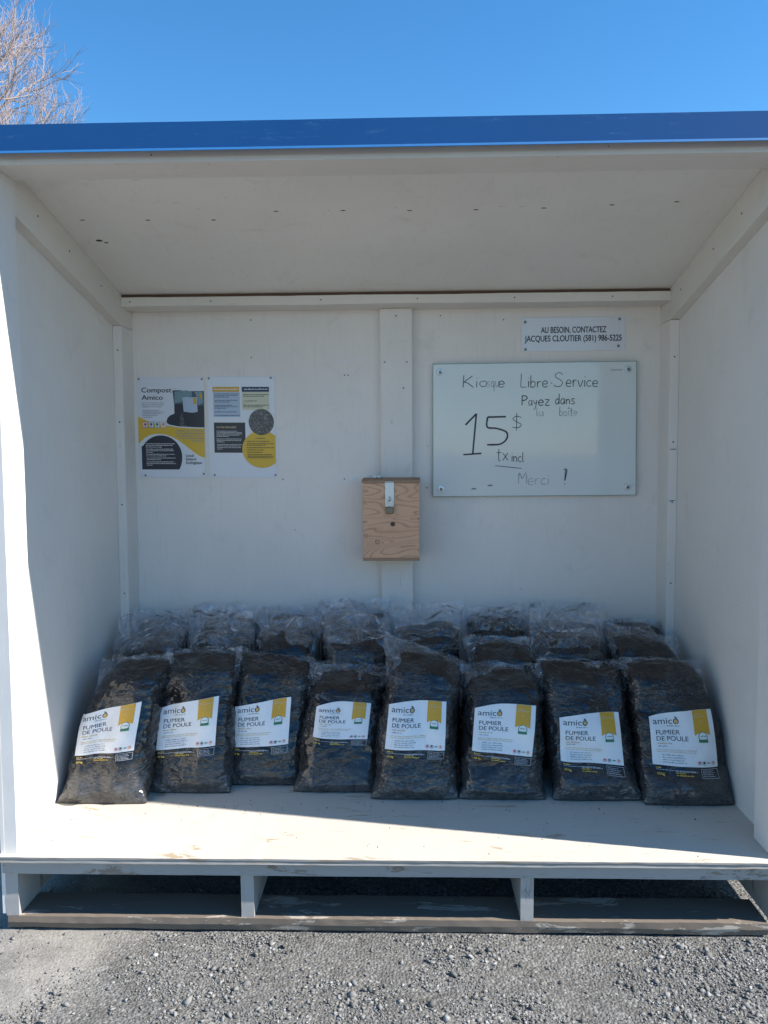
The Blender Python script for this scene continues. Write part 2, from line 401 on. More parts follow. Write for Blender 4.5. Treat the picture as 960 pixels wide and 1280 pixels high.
def bbox(mb, x0, x1, y0, y1, z0, z1, b=.0015, mi=0):
    bm = bmesh.new()
    bmesh.ops.create_cube(bm, size=1)
    for v in bm.verts:
        v.co = Vector((x0 if v.co.x < 0 else x1, y0 if v.co.y < 0 else y1, z0 if v.co.z < 0 else z1))
    if b > 0: bmesh.ops.bevel(bm, geom=list(bm.edges), offset=b, segments=1, affect='EDGES')
    bm.verts.index_update()
    mb.add([tuple(v.co) for v in bm.verts], [[v.index for v in f.verts] for f in bm.faces], mi); bm.free()

def prism(mb, prof, a0, a1, axis='x', n=1, jit=0.0, seed=0, freq=9.0, mi=0, capmi=None, fm=None):
    """extrude a closed profile along an axis; ragged when jit > 0. Profile is (y,z) for x, (x,z) for y."""
    m = len(prof); vs = []
    for i in range(n + 1):
        t = a0 + (a1 - a0) * i / n
        for j, (p, q) in enumerate(prof):
            dx = dz = 0
            if jit:
                dx = jit * (noise.noise((t * freq, j * 7.3 + seed, 1.1)) + .6 * noise.noise((t * freq * 5, j * 3.3 + seed, 5)))
                dz = jit * (noise.noise((t * freq, j * 7.3 + seed, 8.1)) + .6 * noise.noise((t * freq * 5, j * 3.3 + seed, 15)))
            vs.append((t, p + dx, q + dz) if axis == 'x' else ((p + dx, t, q + dz) if axis == 'y' else (p + dx, q + dz, t)))
    n0 = len(mb.v); mb.v.extend(vs)
    for i in range(n):
        for j in range(m):
            k2 = (j + 1) % m
            mb.f.append((n0 + i * m + j, n0 + i * m + k2, n0 + (i + 1) * m + k2, n0 + (i + 1) * m + j)); mb.mi.append(fm[j] if fm else mi)
    mb.f.append(tuple(n0 + j for j in reversed(range(m)))); mb.mi.append(mi)
    mb.f.append(tuple(n0 + n * m + j for j in range(m))); mb.mi.append(mi)

def disc(mb, c, r, ax='y', h=.0015, n=10, dome=True):
    """small round head facing -y (or -z)"""
    x, y, z = c; vs = []; fs = []
    for ring, (rr, d) in enumerate([(r, 0), (r * .92, h), (r * .5, h * 1.2)]):
        for i in range(n):
            a = 2 * math.pi * i / n
            vs.append((x + rr * math.cos(a), y - d, z + rr * math.sin(a)) if ax == 'y' else (x + rr * math.cos(a), y + rr * math.sin(a), z - d))
    for ring in range(2):
        for i in range(n):
            j = (i + 1) % n; fs.append((ring * n + i, ring * n + j, (ring + 1) * n + j, (ring + 1) * n + i))
    fs.append(tuple(2 * n + i for i in range(n)))
    mb.add(vs, fs)

# text ------------------------------------------------------------
_tc = {}
def text_mesh(s):
    if s in _tc: return _tc[s]
    c = bpy.data.curves.new('t', 'FONT'); c.body = s; c.size = 1.0; c.resolution_u = 4
    o = bpy.data.objects.new('t', c); me = bpy.data.meshes.new_from_object(o)
    vs = [(v.co.x, v.co.y) for v in me.vertices]; fs = [tuple(p.vertices) for p in me.polygons]
    bpy.data.objects.remove(o); bpy.data.curves.remove(c); bpy.data.meshes.remove(me)
    xs = [v[0] for v in vs]
    _tc[s] = (vs, fs, min(xs), max(xs)); return _tc[s]
CAP = .729
def put_text(mb, mp, s, u, v, capu, width, off, bold=.0, slant=0.0):
    """text on a mapped sheet: baseline at v (down), capital height capu, overall width in u"""
    vs, fs, x0, x1 = text_mesh(s); k = width / (x1 - x0)
    for i, (dx, dy) in enumerate(((0, 0), (1, .3), (.5, -.6))[:1 if bold == 0 else 3]):
        mb.add([mp(u + (x - x0 + dx * bold * 2) * k + slant * y, v - (y + dy * bold * 1.5) / CAP * capu, off + i * .00012) for x, y in vs], fs)
def put_rect(mb, mp, u0, v0, u1, v1, off, nu=1, nv=1):
    vs = [mp(u0 + (u1 - u0) * i / nu, v0 + (v1 - v0) * j / nv, off) for j in range(nv + 1) for i in range(nu + 1)]
    fs = [(j * (nu + 1) + i, (j + 1) * (nu + 1) + i, (j + 1) * (nu + 1) + i + 1, j * (nu + 1) + i + 1) for j in range(nv) for i in range(nu)]
    mb.add(vs, fs)
def put_poly(mb, mp, pts, off): mb.add([mp(u, v, off) for u, v in pts], [tuple(range(len(pts)))])
def put_disc(mb, mp, u, v, ru, rv, off, n=28, r0=0.0, a0=0, a1=360):
    vs = []; fs = []; full = (a1 - a0) >= 360; m = n if full else n + 1
    for i in range(m):
        a = R(a0 + (a1 - a0) * i / n); vs.append(mp(u + ru * math.cos(a), v + rv * math.sin(a), off)); vs.append(mp(u + ru * r0 * math.cos(a), v + rv * r0 * math.sin(a), off))
    for i in range(n):
        j = (i + 1) % m
        fs.append((2 * i, 2 * j, 2 * j + 1, 2 * i + 1))
    mb.add(vs, fs)
def fine_line(mb, mp, u0, u1, v, h, off, rng):
    """a line of print too small to read: short uneven marks grouped like words"""
    u = u0
    while u < u1 - h * .4:
        wl_ = rng.randint(2, 8)
        for _ in range(wl_):
            if u > u1: break
            w = h * rng.uniform(.30, .55); up = h * rng.choice([.62, .62, .7, 1.0])
            put_rect(mb, mp, u, v - up, u + w, v, off); u += w + h * .12
        u += h * .45

# ================================================================== SETTING: ground
def ground():
    fx = list(np.arange(-2.6, 2.6001, .03)); fy = list(np.arange(-2.4, 1.6001, .03))
    xs = [-600, -200, -70, -25, -10, -5, -3.4] + fx + [3.4, 5, 10, 25, 70, 200, 600]
    ys = [-600, -200, -70, -25, -10, -5, -3.2] + fy + [2.4, 4, 8, 20, 60, 200, 600]
    vs = []
    for y in ys:
        for x in xs:
            z = -.2405
            if -2.6 < x < 2.6 and -2.4 < y < 1.6:
                z += .007 * noise.noise((x * 2.1, y * 2.1, 3)) + .004 * noise.noise((x * 9, y * 9, 7)) + .0025 * noise.noise((x * 25, y * 25, 1))
                if y > -.02 and abs(x) < 1.25: z = min(z, -.2385)
            vs.append((x, y, z))
    nx = len(xs)
    fs = [(j * nx + i, j * nx + i + 1, (j + 1) * nx + i + 1, (j + 1) * nx + i) for j in range(len(ys) - 1) for i in range(nx - 1)]
    mb = MB(); mb.add(vs, fs); o = mb.build("ground", M_ground, smooth=True); tag(o, kind='structure', label="grey packed gravel ground in front of the kiosk")
ground()

def gravel():
    rng = np.random.default_rng(4)
    ico = []
    t = (1 + 5 ** .5) / 2
    iv = np.array([(-1, t, 0), (1, t, 0), (-1, -t, 0), (1, -t, 0), (0, -1, t), (0, 1, t), (0, -1, -t), (0, 1, -t), (t, 0, -1), (t, 0, 1), (-t, 0, -1), (-t, 0, 1)]) / 1.9
    ifc = np.array([(0, 11, 5), (0, 5, 1), (0, 1, 7), (0, 7, 10), (0, 10, 11), (1, 5, 9), (5, 11, 4), (11, 10, 2), (10, 7, 6), (7, 1, 8), (3, 9, 4), (3, 4, 2), (3, 2, 6), (3, 6, 8), (3, 8, 9), (4, 9, 5), (2, 4, 11), (6, 2, 10), (8, 6, 7), (9, 8, 1)])
    ov = np.array([(1, 0, 0), (-1, 0, 0), (0, 1, 0), (0, -1, 0), (0, 0, 1), (0, 0, -1), (.6, .6, .5), (-.6, -.6, .5)])[:6]
    ofc = np.array([(0, 2, 4), (2, 1, 4), (1, 3, 4), (3, 0, 4), (2, 0, 5), (1, 2, 5), (3, 1, 5), (0, 3, 5)])
    cv = np.array([(x, y, z) for x in (-1, 1) for y in (-1, 1) for z in (-1, 1)]) * .66
    cf = np.array([(0, 1, 3), (0, 3, 2), (4, 6, 7), (4, 7, 5), (0, 4, 5), (0, 5, 1), (2, 3, 7), (2, 7, 6), (0, 2, 6), (0, 6, 4), (1, 5, 7), (1, 7, 3)])
    V = []; F = []; base = 0
    def batch(n, area, smin, smax, tv, tf, power):
        nonlocal base
        x = rng.uniform(area[0], area[1], n); y = rng.uniform(area[2], area[3], n)
        dust = (-x + .47 * y) > .78 + .25 * np.sin(x * 9) * np.cos(y * 7) + rng.normal(0, .10, n)    # few stones on the dusty strip
        keep = ~(dust & (rng.random(n) > .05))
        # stones drift in loose clumps
        den = np.array([noise.noise((a * 3.1, b * 3.1, 0)) + .6 * noise.noise((a * 8, b * 8, 4)) for a, b in zip(x, y)])
        keep &= rng.random(n) < np.clip(.50 + den * 1.5, .07, 1)
        keep &= ~((y > -.012) & (y < 1.23) & (np.abs(x) < 1.2) & (y < .15))
        x = x[keep]; y = y[keep]; n = len(x)
        s = smin + (smax - smin) * rng.random(n) ** power
        P = tv[None] * (1 + rng.normal(0, .28, (n, len(tv), 1))) + rng.normal(0, .20, (n, len(tv), 3))
        P = P * np.stack([rng.uniform(.8, 1.4, n), rng.uniform(.7, 1.1, n), rng.uniform(.45, .85, n)], 1)[:, None, :]
        a = rng.uniform(0, 2 * np.pi, n); ca, sa = np.cos(a), np.sin(a)
        b = rng.normal(0, .35, n); cb, sb = np.cos(b), np.sin(b)
        X, Y, Z = P[..., 0], P[..., 1], P[..., 2]
        X, Z = X * cb[:, None] - Z * sb[:, None], X * sb[:, None] + Z * cb[:, None]
        X, Y = X * ca[:, None] - Y * sa[:, None], X * sa[:, None] + Y * ca[:, None]
        P = np.stack([X, Y, Z], 2) * s[:, None, None] * .5
        gz = np.array([-.2405 + .007 * noise.noise((p * 2.1, q * 2.1, 3)) + .004 * noise.noise((p * 9, q * 9, 7)) for p, q in zip(x, y)])
        P[..., 0] += x[:, None]; P[..., 1] += y[:, None]; P[..., 2] += (gz + s * .13)[:, None]
        V.append(P.reshape(-1, 3)); F.append((tf[None] + (np.arange(n) * len(tv))[:, None, None] + base).reshape(-1, 3)); base += n * len(tv)
    near = (-1.5, 1.5, -.85, .25)
    batch(2600, near, .009, .022, cv, cf, 1.9)
    batch(17000, near, .005, .012, cv, cf, 1.5)
    batch(95000, near, .0025, .0075, ov, ofc, 1.2)
    batch(1800, (-4.5, 4.5, -4.0, 3.5), .010, .026, iv, ifc, 2)
    batch(15000, (-4.5, 4.5, -4.0, 3.5), .005, .013, ov, ofc, 1.6)
    V = np.concatenate(V); F = np.concatenate(F)
    me = bpy.data.meshes.new("gravel"); me.vertices.add(len(V)); me.vertices.foreach_set('co', V.ravel())
    me.loops.add(F.size); me.loops.foreach_set('vertex_index', F.ravel().astype(np.int32))
    me.polygons.add(len(F)); me.polygons.foreach_set('loop_start', np.arange(0, F.size, 3, dtype=np.int32))
    me.polygons.foreach_set('loop_total', np.full(len(F), 3, dtype=np.int32)); me.update(); me.validate()
    me.materials.append(M_stone)
    o = bpy.data.objects.new("gravel", me); COL.objects.link(o)
    tag(o, kind='stuff', label="loose grey crushed stone scattered in front of the kiosk", category="gravel")
gravel()

# ================================================================== KIOSK
WX = 1.138; T = .038; WO = WX + T; D0 = 1.074; D1 = 1.214
K = thing("kiosk", "open white plywood kiosk with blue roof edge holding rows of bags", "kiosk", (0, .6, -.235))
def part(name, mat, *boxes, b=.0015, parent=K):
    mb = MB()
    for q in boxes: bbox(mb, *q, b=b)
    return mb.build(name, mat, parent)
def ceil_z(y): return 2.108 - .2095 * y

# floor: plywood sheet with ragged ply edge
mb = MB()
prism(mb, [(-.026, 0), (-.026, -.0055), (-.0245, -.011), (-.026, -.0175), (D1, -.0175), (D1, 0)], -WO - .012, WO + .012, 'x', 300, .0011, 3, 4, fm=[1, 1, 1, 1, 0, 0], mi=1)
mb.build("floor_panel", [M_floor, M_plyedge], K)
mb = MB(); prism(mb, [(-.012, -.0185), (-.012, -.058), (.128, -.058), (.128, -.0185)], -WO - .004, WO + .004, 'x', 200, .0009, 9, 3)
mb.build("rim_board", M_frontx, K)
for i in range(7):
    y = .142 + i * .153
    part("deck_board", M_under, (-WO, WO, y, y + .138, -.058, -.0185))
for i, x in enumerate((-1.157, -.434, .4115, 1.157)):
    mb = MB(); prism(mb, [(x - .0195, -.002 + .004 * (i % 2)), (x + .0195, -.002 + .004 * (i % 2)), (x + .0195, D1 - .004), (x - .0195, D1 - .004)], -.196, -.0585, 'z', 8, .0008, i * 5, 20)
    mb.build("stringer", M_front if i != 2 else M_front, K)
# skids flat on the ground
mb = MB(); prism(mb, [(-.004, -.1965), (-.006, -.215), (-.002, -.2335), (.135, -.2335), (.135, -.1965)], -1.172, 1.128, 'x', 260, .0022, 21, 5)
mb.build("skid_board", M_skid, K)
for y in (.54, D1 - .139):
    mb = MB(); prism(mb, [(y, -.1965), (y, -.2335), (y + .135, -.2335), (y + .135, -.1965)], -1.172, 1.15, 'x', 60, .0015, 25, 5)
    mb.build("skid_board", M_skid, K)
# side sheets
for s in (-1, 1):
    x0, x1 = sorted((s * (WO + .0005), s * (WO + .0125)))
    mb = MB()
    prof = [(-.001, -.190), (D1 + .012, -.190), (D1 + .012, ceil_z(D1) - .0), (-.001, ceil_z(0) - .0)]
    prism(mb, prof, x0, x1, 'x', 1)
    mb.build("side_panel", M_side, K)
# front posts, corner posts
for s in (-1, 1):
    a, b_ = sorted((s * WX, s * WO))
    mb = MB(); prism(mb, [(a, 0.0), (b_, 0.0), (b_, .14), (a, .14)], .0008, 2.046, 'z', 60, .0005, 3 + s, 12)
    mb.build("front_post", M_trim, K)
    part("corner_post", M_trim, (a, b_, D0, D1, .001, 1.7505))
    # side rail following the roof slope
    mb = MB()
    prof = [(.1405, ceil_z(.14) - .001), (D1, ceil_z(D1) - .001), (D1, 1.752), (D0, 1.752), (.1405, ceil_z(.14) - .001 - .134)]
    prism(mb, prof, a, b_, 'x', 1); mb.build("side_rail", M_trimy, K)
# back sheets (two, the joint under the batten)
part("back_panel", M_wall, (-WO, .0095, D1 + .0005, D1 + .0115, -.0, ceil_z(D1) - .002), b=.001)
part("back_panel", M_wall, (.0105, WO, D1 + .0005, D1 + .0115, -.0, ceil_z(D1) - .002), b=.001)
mb = MB(); prism(mb, [(D0, 1.866), (D0, 1.829), (D1, 1.829), (D1, 1.85)], -WX + .001, WX - .001, 'x', 80, .0024, 2, 2)
mb.build("top_rail", M_trimx, K)

mb = MB(); prism(mb, [(-.058, D1 - .038), (.077, D1 - .038), (.077, D1), (-.058, D1)], .001, 1.826, 'z', 20, .0004, 1, 3)
batten = mb.build("batten", M_trim, K)
part("gap_shade_strip", M_gap, (-WX + .001, WX - .001, D0 + .010, D0 + .03, 1.862, 1.8785), b=0)  # dark strip added behind the rail to paint the shaded gap under the ceiling
part("rear_light_blocker", M_under, (-WO, WO, D1 + .012, D1 + .03, -.1955, -.0), b=.001)  # unseen board, added to keep light out from under the deck
# header under the roof edge
mb = MB(); prism(mb, [(0.0, 2.0465), (.14, 2.0465), (.14, 2.0775), (0.0, 2.088)], -WO - .012, WO + .012, 'x', 60, .0004, 6, 3)
mb.build("header_board", M_trimx, K)
# ceiling and roof
def slab(name, mat, x0, x1, y0, y1, lo, hi):
    mb = MB(); prism(mb, [(y0, ceil_z(y0) + lo), (y1, ceil_z(y1) + lo), (y1, ceil_z(y1) + hi), (y0, ceil_z(y0) + hi)], x0, x1, 'x', 1)
    return mb.build(name, mat, K)
ceil_p = slab("ceiling_panel", M_ceil, -1.21, 1.21, -.008, 1.32, 0.0, .012)
slab("roof_sheet", M_roof, -1.235, 1.235, -.028, 1.36, .014, .032)
# fascia with a kicked drip edge
mb = MB(); prism(mb, [(-.030, 2.147), (-.0295, 2.073), (-.026, 2.073), (-.012, 2.110), (-.012, 2.147)], -1.25, 1.25, 'x', 90, .0007, 14, 1.3)
fas = mb.build("fascia", M_blue, K)
mb = MB(); prism(mb, [(-.0305, 2.0745), (-.041, 2.0645), (-.040, 2.0635), (-.0285, 2.0725)], -1.25, 1.25, 'x', 90, .0004, 33, 1.3)
mb.build("drip_edge", M_bluedrip, fas)
# ceiling nail marks
for (x, y) in [(-1.051, .453), (-.827, .46), (-.602, .466), (-.379, .413), (-.154, .414), (.068, .421), (.289, .422), (.514, .418), (.735, .404), (.942, .39)]:
    mb = MB(); z = ceil_z(y); disc(mb, (x, y, z + .0005), .0042, 'z', .0015)
    bbox(mb, x - .0085, x + .0085, y - .001, y + .001, z - .0012, z + .0005, b=0)
    mb.build("nail_head", M_hole, K)
mb = MB(); disc(mb, (-1.05, .605, ceil_z(.605)), .012, 'z', .001); disc(mb, (-1.03, .62, ceil_z(.62)), .007, 'z', .0012)
mb.build("knot_hole", M_hole, K)
rng = random.Random(5)
for i in range(12):
    x = rng.uniform(-1.05, -.5) if i < 8 else rng.uniform(.2, 1.0); y = rng.uniform(.14, .42); z = ceil_z(y); a = rng.uniform(-.7, .2); L = rng.uniform(.012, .03)
    mb = MB(); dx, dy = math.cos(a) * L, math.sin(a) * L; w = .0011
    mb.add([(x, y - w, z - .0004), (x + dx, y + dy - w * .3, z - .0004 - .2095 * dy), (x + dx, y + dy + w * .3, z - .0004 - .2095 * dy), (x, y + w, z - .0004)], [(0, 1, 2, 3)])
    mb.build("scratch", M_hole, K)
# nail heads on walls, rail and posts
def nails(pts, r=.004, mat=M_hole, parent=K):
    for (x, y, z) in pts:
        mb = MB(); disc(mb, (x, y, z), r, 'y', .0012, 8); mb.build("nail_head", mat, parent)
nails([(-.62, D1, 1.79), (.2, D1, 1.80), (-.62, D1, 1.63), (-.215, D1, 1.55), (-.2, D1, 1.55), (.47, D1, 1.78),
       (-.22, D1, 1.10), (.14, D1, 1.06), (-1.11, D1, 1.25), (-.49, D1, 1.10)], .003)
nails([(x, D0, 1.848) for x in (-1.1, -.76, -.3, .1, .5, .9)], .003, M_hole)
nails([(-.04, D1 - .038, 1.60), (.055, D1 - .038, 1.60), (.01, D1 - .038, 1.795), (.04, D1 - .038, 1.49)], .004, M_screw)
nails([(-WO + .019, D0, z) for z in (.3, .62, 1.0, 1.35, 1.65)] + [(WO - .019, D0, z) for z in (.66, 1.0, 1.25, 1.6)], .0035)
for s, ys in ((-1, (.3, .55, .85)), (1, (.35, .6, .95))):
    for y in ys:
        z = ceil_z(y) - .06; mb = MB(); x = s * WX
        bbox(mb, x - .001, x + .001, y - .003, y + .003, z - .003, z + .003, b=0); mb.build("nail_head", M_hole, K)
# scraps of tape and chips on the back wall
for (x, z, w, h) in [(-.215, 1.60, .018, .018), (-.20, 1.09, .03, .022), (-.50, 1.555, .014, .016)]:
    mb = MB(); vs = [(x, D1 - .0015, z), (x + w, D1 - .001, z + .002), (x + w * .9, D1 - .002, z + h), (x + w * .1, D1 - .0012, z + h * .8)]
    mb.add(vs, [(0, 1, 2, 3)]); mb.build("paper_scrap", M_paperscrap, K)
# split corner of the batten and bare flakes on the right corner post
for (z, w) in [(1.215, .020), (1.00, .024)]:
    mb = MB(); pts = []
    for i in range(12):
        a = 2 * math.pi * i / 12; r = 1 + .35 * noise.noise((i * 1.7, z * 9, 0)); pts.append((WO - .02 + math.cos(a) * w * .6 * r, D0 - .0012, z + math.sin(a) * w * .35 * r))
    mb.add(pts, [tuple(range(12))]); mb.build("paint_chip", M_paperscrap, K)
    mb = MB(); mb.add([(WO - .034, D0 - .0022, z + w * .30), (WO - .006, D0 - .0022, z + w * .36), (WO - .012, D0 - .0022, z + w * .20), (WO - .028, D0 - .0022, z + w * .17)], [(0, 1, 2, 3)]); mb.build("crack", M_hole, K)

# ================================================================== PAPERS AND BOARDS
def flat_map(q, y):
    TL, TR, BR, BL = q
    def mp(u, v, off=0.0):
        x = (1 - v) * ((1 - u) * TL[0] + u * TR[0]) + v * ((1 - u) * BL[0] + u * BR[0])
        z = (1 - v) * ((1 - u) * TL[1] + u * TR[1]) + v * ((1 - u) * BL[1] + u * BR[1])
        return (x, y - off, z)
    return mp
def sheet(name, mp, th, mat, parent):
    mb = MB()
    f = [mp(0, 0, th), mp(1, 0, th), mp(1, 1, th), mp(0, 1, th)]; b = [mp(0, 0, 0), mp(1, 0, 0), mp(1, 1, 0), mp(0, 1, 0)]
    mb.add(f + b, [(3, 2, 1, 0), (4, 5, 6, 7), (0, 1, 5, 4), (1, 2, 6, 5), (2, 3, 7, 6), (3, 0, 4, 7)])
    return mb.build(name, mat, parent)
def screws(pts, y, parent, r=.006, mat=M_screw):
    for x, z in pts:
        mb = MB(); disc(mb, (x, y, z), r, 'y', .0022, 12); mb.build("screw_head", mat, parent)

rng = random.Random(11)
# --- compost poster (left)
q = [(-1.123, 1.549), (-.829, 1.547), (-.831, 1.110), (-1.121, 1.112)]
PY = D1 - .0005
po = thing("poster", "left of two posters, headed Compost, with a photograph of a bag above a yellow swoosh", "poster", (-.976, PY, 1.11), "posters screwed to the back wall")
mp = flat_map(q, PY); sheet("sheet", mp, .002, P_poster, po)
def pp(x, y): return ((x - 28) / 822, (y - 28) / 1222)
L1, L2, L3, L4 = .0024, .0028, .0032, .0036
def polyart(name, mat, pts, off, par=None):
    mb = MB(); put_poly(mb, mp, [pp(*p_) for p_ in pts], off); return mb.build(name, mat, par or po)
up = [(28, 505), (110, 545), (200, 585), (300, 606), (380, 615), (500, 635), (650, 648), (850, 652)]
dn = [(850, 1010), (820, 1003), (760, 975), (690, 925), (600, 850), (520, 795), (440, 750), (370, 727), (300, 716), (230, 718), (160, 735), (100, 770), (60, 805), (28, 840)]
mb = MB()
def strip(mb, a, b, off):   # fill between two left-to-right lines
    n = 40; A = np.array(a, float); B = np.array(b, float)
    xs = np.linspace(28, 850, n + 1); ya = np.interp(xs, A[:, 0], A[:, 1]); yb = np.interp(xs, B[:, 0], B[:, 1])
    vs = [mp(*pp(x, y), off) for x, y in zip(xs, ya)] + [mp(*pp(x, y), off) for x, y in zip(xs, yb)]
    mb.add(vs, [(i, i + n + 1, i + n + 2, i + 1) for i in range(n)])
strip(mb, up, dn[::-1], L1); mb.build("yellow_swoosh", P_yellow, po)
pts = [(28 + 34, 1152)] + [(max(62, 305 + 262 * math.cos(R(a))), 1000 + 265 * math.sin(R(a))) for a in range(200, 372, 6)] + [(560, 1060), (545, 1110), (528, 1152)]
pts = [(62, 1152), (62, 870)] + [(305 + 262 * math.cos(R(a)), 1000 + 265 * math.sin(R(a))) for a in range(212, 361, 5)] + [(563, 1050), (550, 1105), (528, 1152)]
polyart("dark_panel", P_black, pts, L2)
polyart("pile_picture", P_black, [(380, 560), (395, 520), (430, 490), (480, 470), (480, 355), (560, 340), (850, 330), (850, 640), (700, 635), (520, 625), (420, 605), (385, 585)], L2)
polyart("bag_picture", P_teald, [(462, 188), (560, 186), (600, 200), (850, 195), (850, 380), (770, 370), (760, 330), (620, 345), (480, 360)], L3)
polyart("bag_picture", P_teal, [(490, 205), (560, 195), (640, 190), (700, 205), (700, 260), (590, 280), (570, 330), (485, 345)], L4)
polyart("bag_picture", P_teal, [(735, 210), (780, 200), (830, 205), (838, 340), (780, 370), (765, 280)], L4)
polyart("bag_label_picture", P_paleblue, [(582, 275), (640, 268), (765, 272), (768, 450), (700, 460), (596, 446)], .0040)
polyart("bag_label_picture", P_gold, [(716, 280), (755, 280), (755, 355), (716, 350)], .0043)
polyart("bag_label_picture", P_gold, [(795, 225), (822, 225), (824, 290), (797, 285)], .0043)
polyart("bag_label_picture", P_soil, [(560, 470), (590, 460), (600, 600), (640, 630), (540, 628), (545, 560)], .0043)
mb = MB()
u, v = pp(78, 212); put_text(mb, mp, "Compost", u, v, 60 / 1222, 370 / 822, L2, .015)
u, v = pp(78, 302); put_text(mb, mp, "Amico", u, v, 60 / 1222, 260 / 822, L2, .015)
mb.build("title_lettering", P_black, po)
mb = MB()
for t_, x, y, w in (("Local", 610, 997, 95), ("Naturel", 610, 1040, 128), ("Écologique", 612, 1084, 195)):
    u, v = pp(x, y); put_text(mb, mp, t_, u, v, 34 / 1222, w / 822, L2, .02)
mb.build("slogan_lettering", P_black, po)
mb = MB()
for x0, x1, y in [(80, 355, 345), (80, 345, 368), (80, 325, 392), (85, 300, 437), (85, 345, 457), (85, 320, 476), (85, 280, 497), (85, 205, 520)]:
    u0, v = pp(x0, y); u1, _ = pp(x1, y); fine_line(mb, mp, u0, u1, v, 12 / 1222, L2, rng)
for x0, x1, y in [(495, 835, 686), (490, 840, 717), (505, 838, 748), (545, 842, 779), (690, 835, 810)]:
    u0, v = pp(x0, y); u1, _ = pp(x1, y); fine_line(mb, mp, u0, u1, v, 16 / 1222, L3, rng)
mb.build("fine_print", P_grey, po)
mb = MB()
for x0, x1, y in [(115, 475, 842), (115, 445, 862), (115, 315, 882), (118, 448, 908), (118, 460, 927), (118, 205, 946), (118, 470, 970), (118, 370, 990), (120, 480, 1016), (120, 300, 1036), (120, 465, 1064), (120, 485, 1084), (122, 195, 1103)]:
    u0, v = pp(x0, y); u1, _ = pp(x1, y); fine_line(mb, mp, u0, u1, v, 11 / 1222, L4, rng)
mb.build("fine_print", P_white, po)
def icons(mp, centres, ru, rv, off, par, cols):
    for (u, v), (ring, dot) in zip(centres, cols):
        mb = MB(); put_rect(mb, mp, u - ru, v - rv, u + ru, v + rv, off); ic = mb.build("certification_icon", ring, par)
        mb = MB(); put_rect(mb, mp, u - ru * .84, v - rv * .84, u + ru * .84, v + rv * .84, off + .0003); mb.build("icon_ground", P_white, par)
        mb = MB(); put_disc(mb, mp, u, v - rv * .18, ru * .52, rv * .45, off + .0006, 10); put_rect(mb, mp, u - ru * .4, v + rv * .5, u + ru * .4, v + rv * .66, off + .0006); mb.build("icon_mark", dot, par)
icons(mp, [pp(x, 607) for x in (116, 190, 264, 340)], 32 / 822, 38 / 1222, L3, po, [(P_red, P_red), (P_teald, P_teald), (P_teal, P_green), (P_pink, P_pink)])
screws([mp(*pp(50, 52))[::2], mp(*pp(825, 52))[::2], mp(*pp(100, 1225))[::2], mp(*pp(830, 1205))[::2]], PY - .002, po, .0048)

# --- information poster (right)
q = [(-.815, 1.549), (-.521, 1.547), (-.519, 1.107), (-.812, 1.110)]
po2 = thing("poster", "right of two posters, white with a yellow disc, a soil disc and two tinted columns", "poster", (-.667, PY, 1.108), "posters screwed to the back wall")
mp = flat_map(q, PY); sheet("sheet", mp, .002, P_poster, po2)
def pp(x, y): return ((x - 12) / 828, (y - 28) / 1222)
def rectart(name, mat, x0, y0, x1, y1, off):
    mb = MB(); put_rect(mb, mp, *pp(x0, y0), *pp(x1, y1), off); mb.build(name, mat, po2)
rectart("heading_bar", P_gold, 75, 152, 405, 212, L1); rectart("heading_bar", P_navy, 437, 152, 772, 212, L1)
rectart("tinted_column", P_paleblue, 80, 212, 412, 515, L1); rectart("tinted_column", P_paleyellow, 437, 212, 772, 430, L1)
rectart("dark_panel", P_black, 82, 582, 470, 948, L1)
mb = MB(); pts = [(min(840, 672 + 245 * math.cos(R(a))), 905 + 225 * math.sin(R(a))) for a in range(0, 360, 6)]
put_poly(mb, mp, [pp(*p_) for p_ in pts], L2); mb.build("yellow_disc", P_yellow, po2)
mb = MB(); put_disc(mb, mp, *pp(670, 576), 156 / 828, 158 / 1222, L3, 48); mb.build("soil_disc", P_soil, po2)
mb = MB(); u, v = pp(115, 650); put_text(mb, mp, "NOTRE PROCÉDÉ", u, v, 22 / 1222, 240 / 828, L2, .03); mb.build("panel_heading", P_goldpale, po2)
def lines(mat, rows, h, off):
    mb = MB()
    for x0, x1, y in rows:
        u0, v = pp(x0, y); u1, _ = pp(x1, y); fine_line(mb, mp, u0, u1, v, h / 1222, off, rng)
    mb.build("fine_print", mat, po2)
lines(P_white, [(95, 390, 190)], 18, L2); lines(P_white, [(465, 750, 187)], 16, L2)
lines(P_navy, [(97, 400, 242), (97, 375, 262), (97, 285, 280), (97, 385, 320), (97, 290, 339), (97, 315, 378), (97, 375, 396), (97, 240, 415), (97, 370, 458), (100, 405, 503)], 12, L2)
lines(P_black, [(455, 760, 250), (455, 715, 270), (455, 615, 327), (455, 762, 378), (455, 695, 397)], 12, L2)
lines(P_white, [(112, 365, 690), (112, 420, 706), (112, 425, 722), (112, 400, 738), (112, 265, 754), (112, 420, 785), (112, 412, 803), (112, 210, 821), (115, 425, 852), (115, 405, 870), (115, 410, 889), (115, 185, 907)], 10, L2)
lines(P_black, [(600, 712, 776), (485, 775, 813), (485, 815, 842), (485, 715, 860), (485, 825, 890), (485, 698, 918), (490, 678, 946), (490, 800, 975), (490, 812, 994), (490, 800, 1012)], 12, L4)
screws([mp(*pp(33, 50))[::2], mp(*pp(797, 46))[::2], mp(*pp(76, 1220))[::2], mp(*pp(832, 1218))[::2]], PY - .002, po2, .0048)

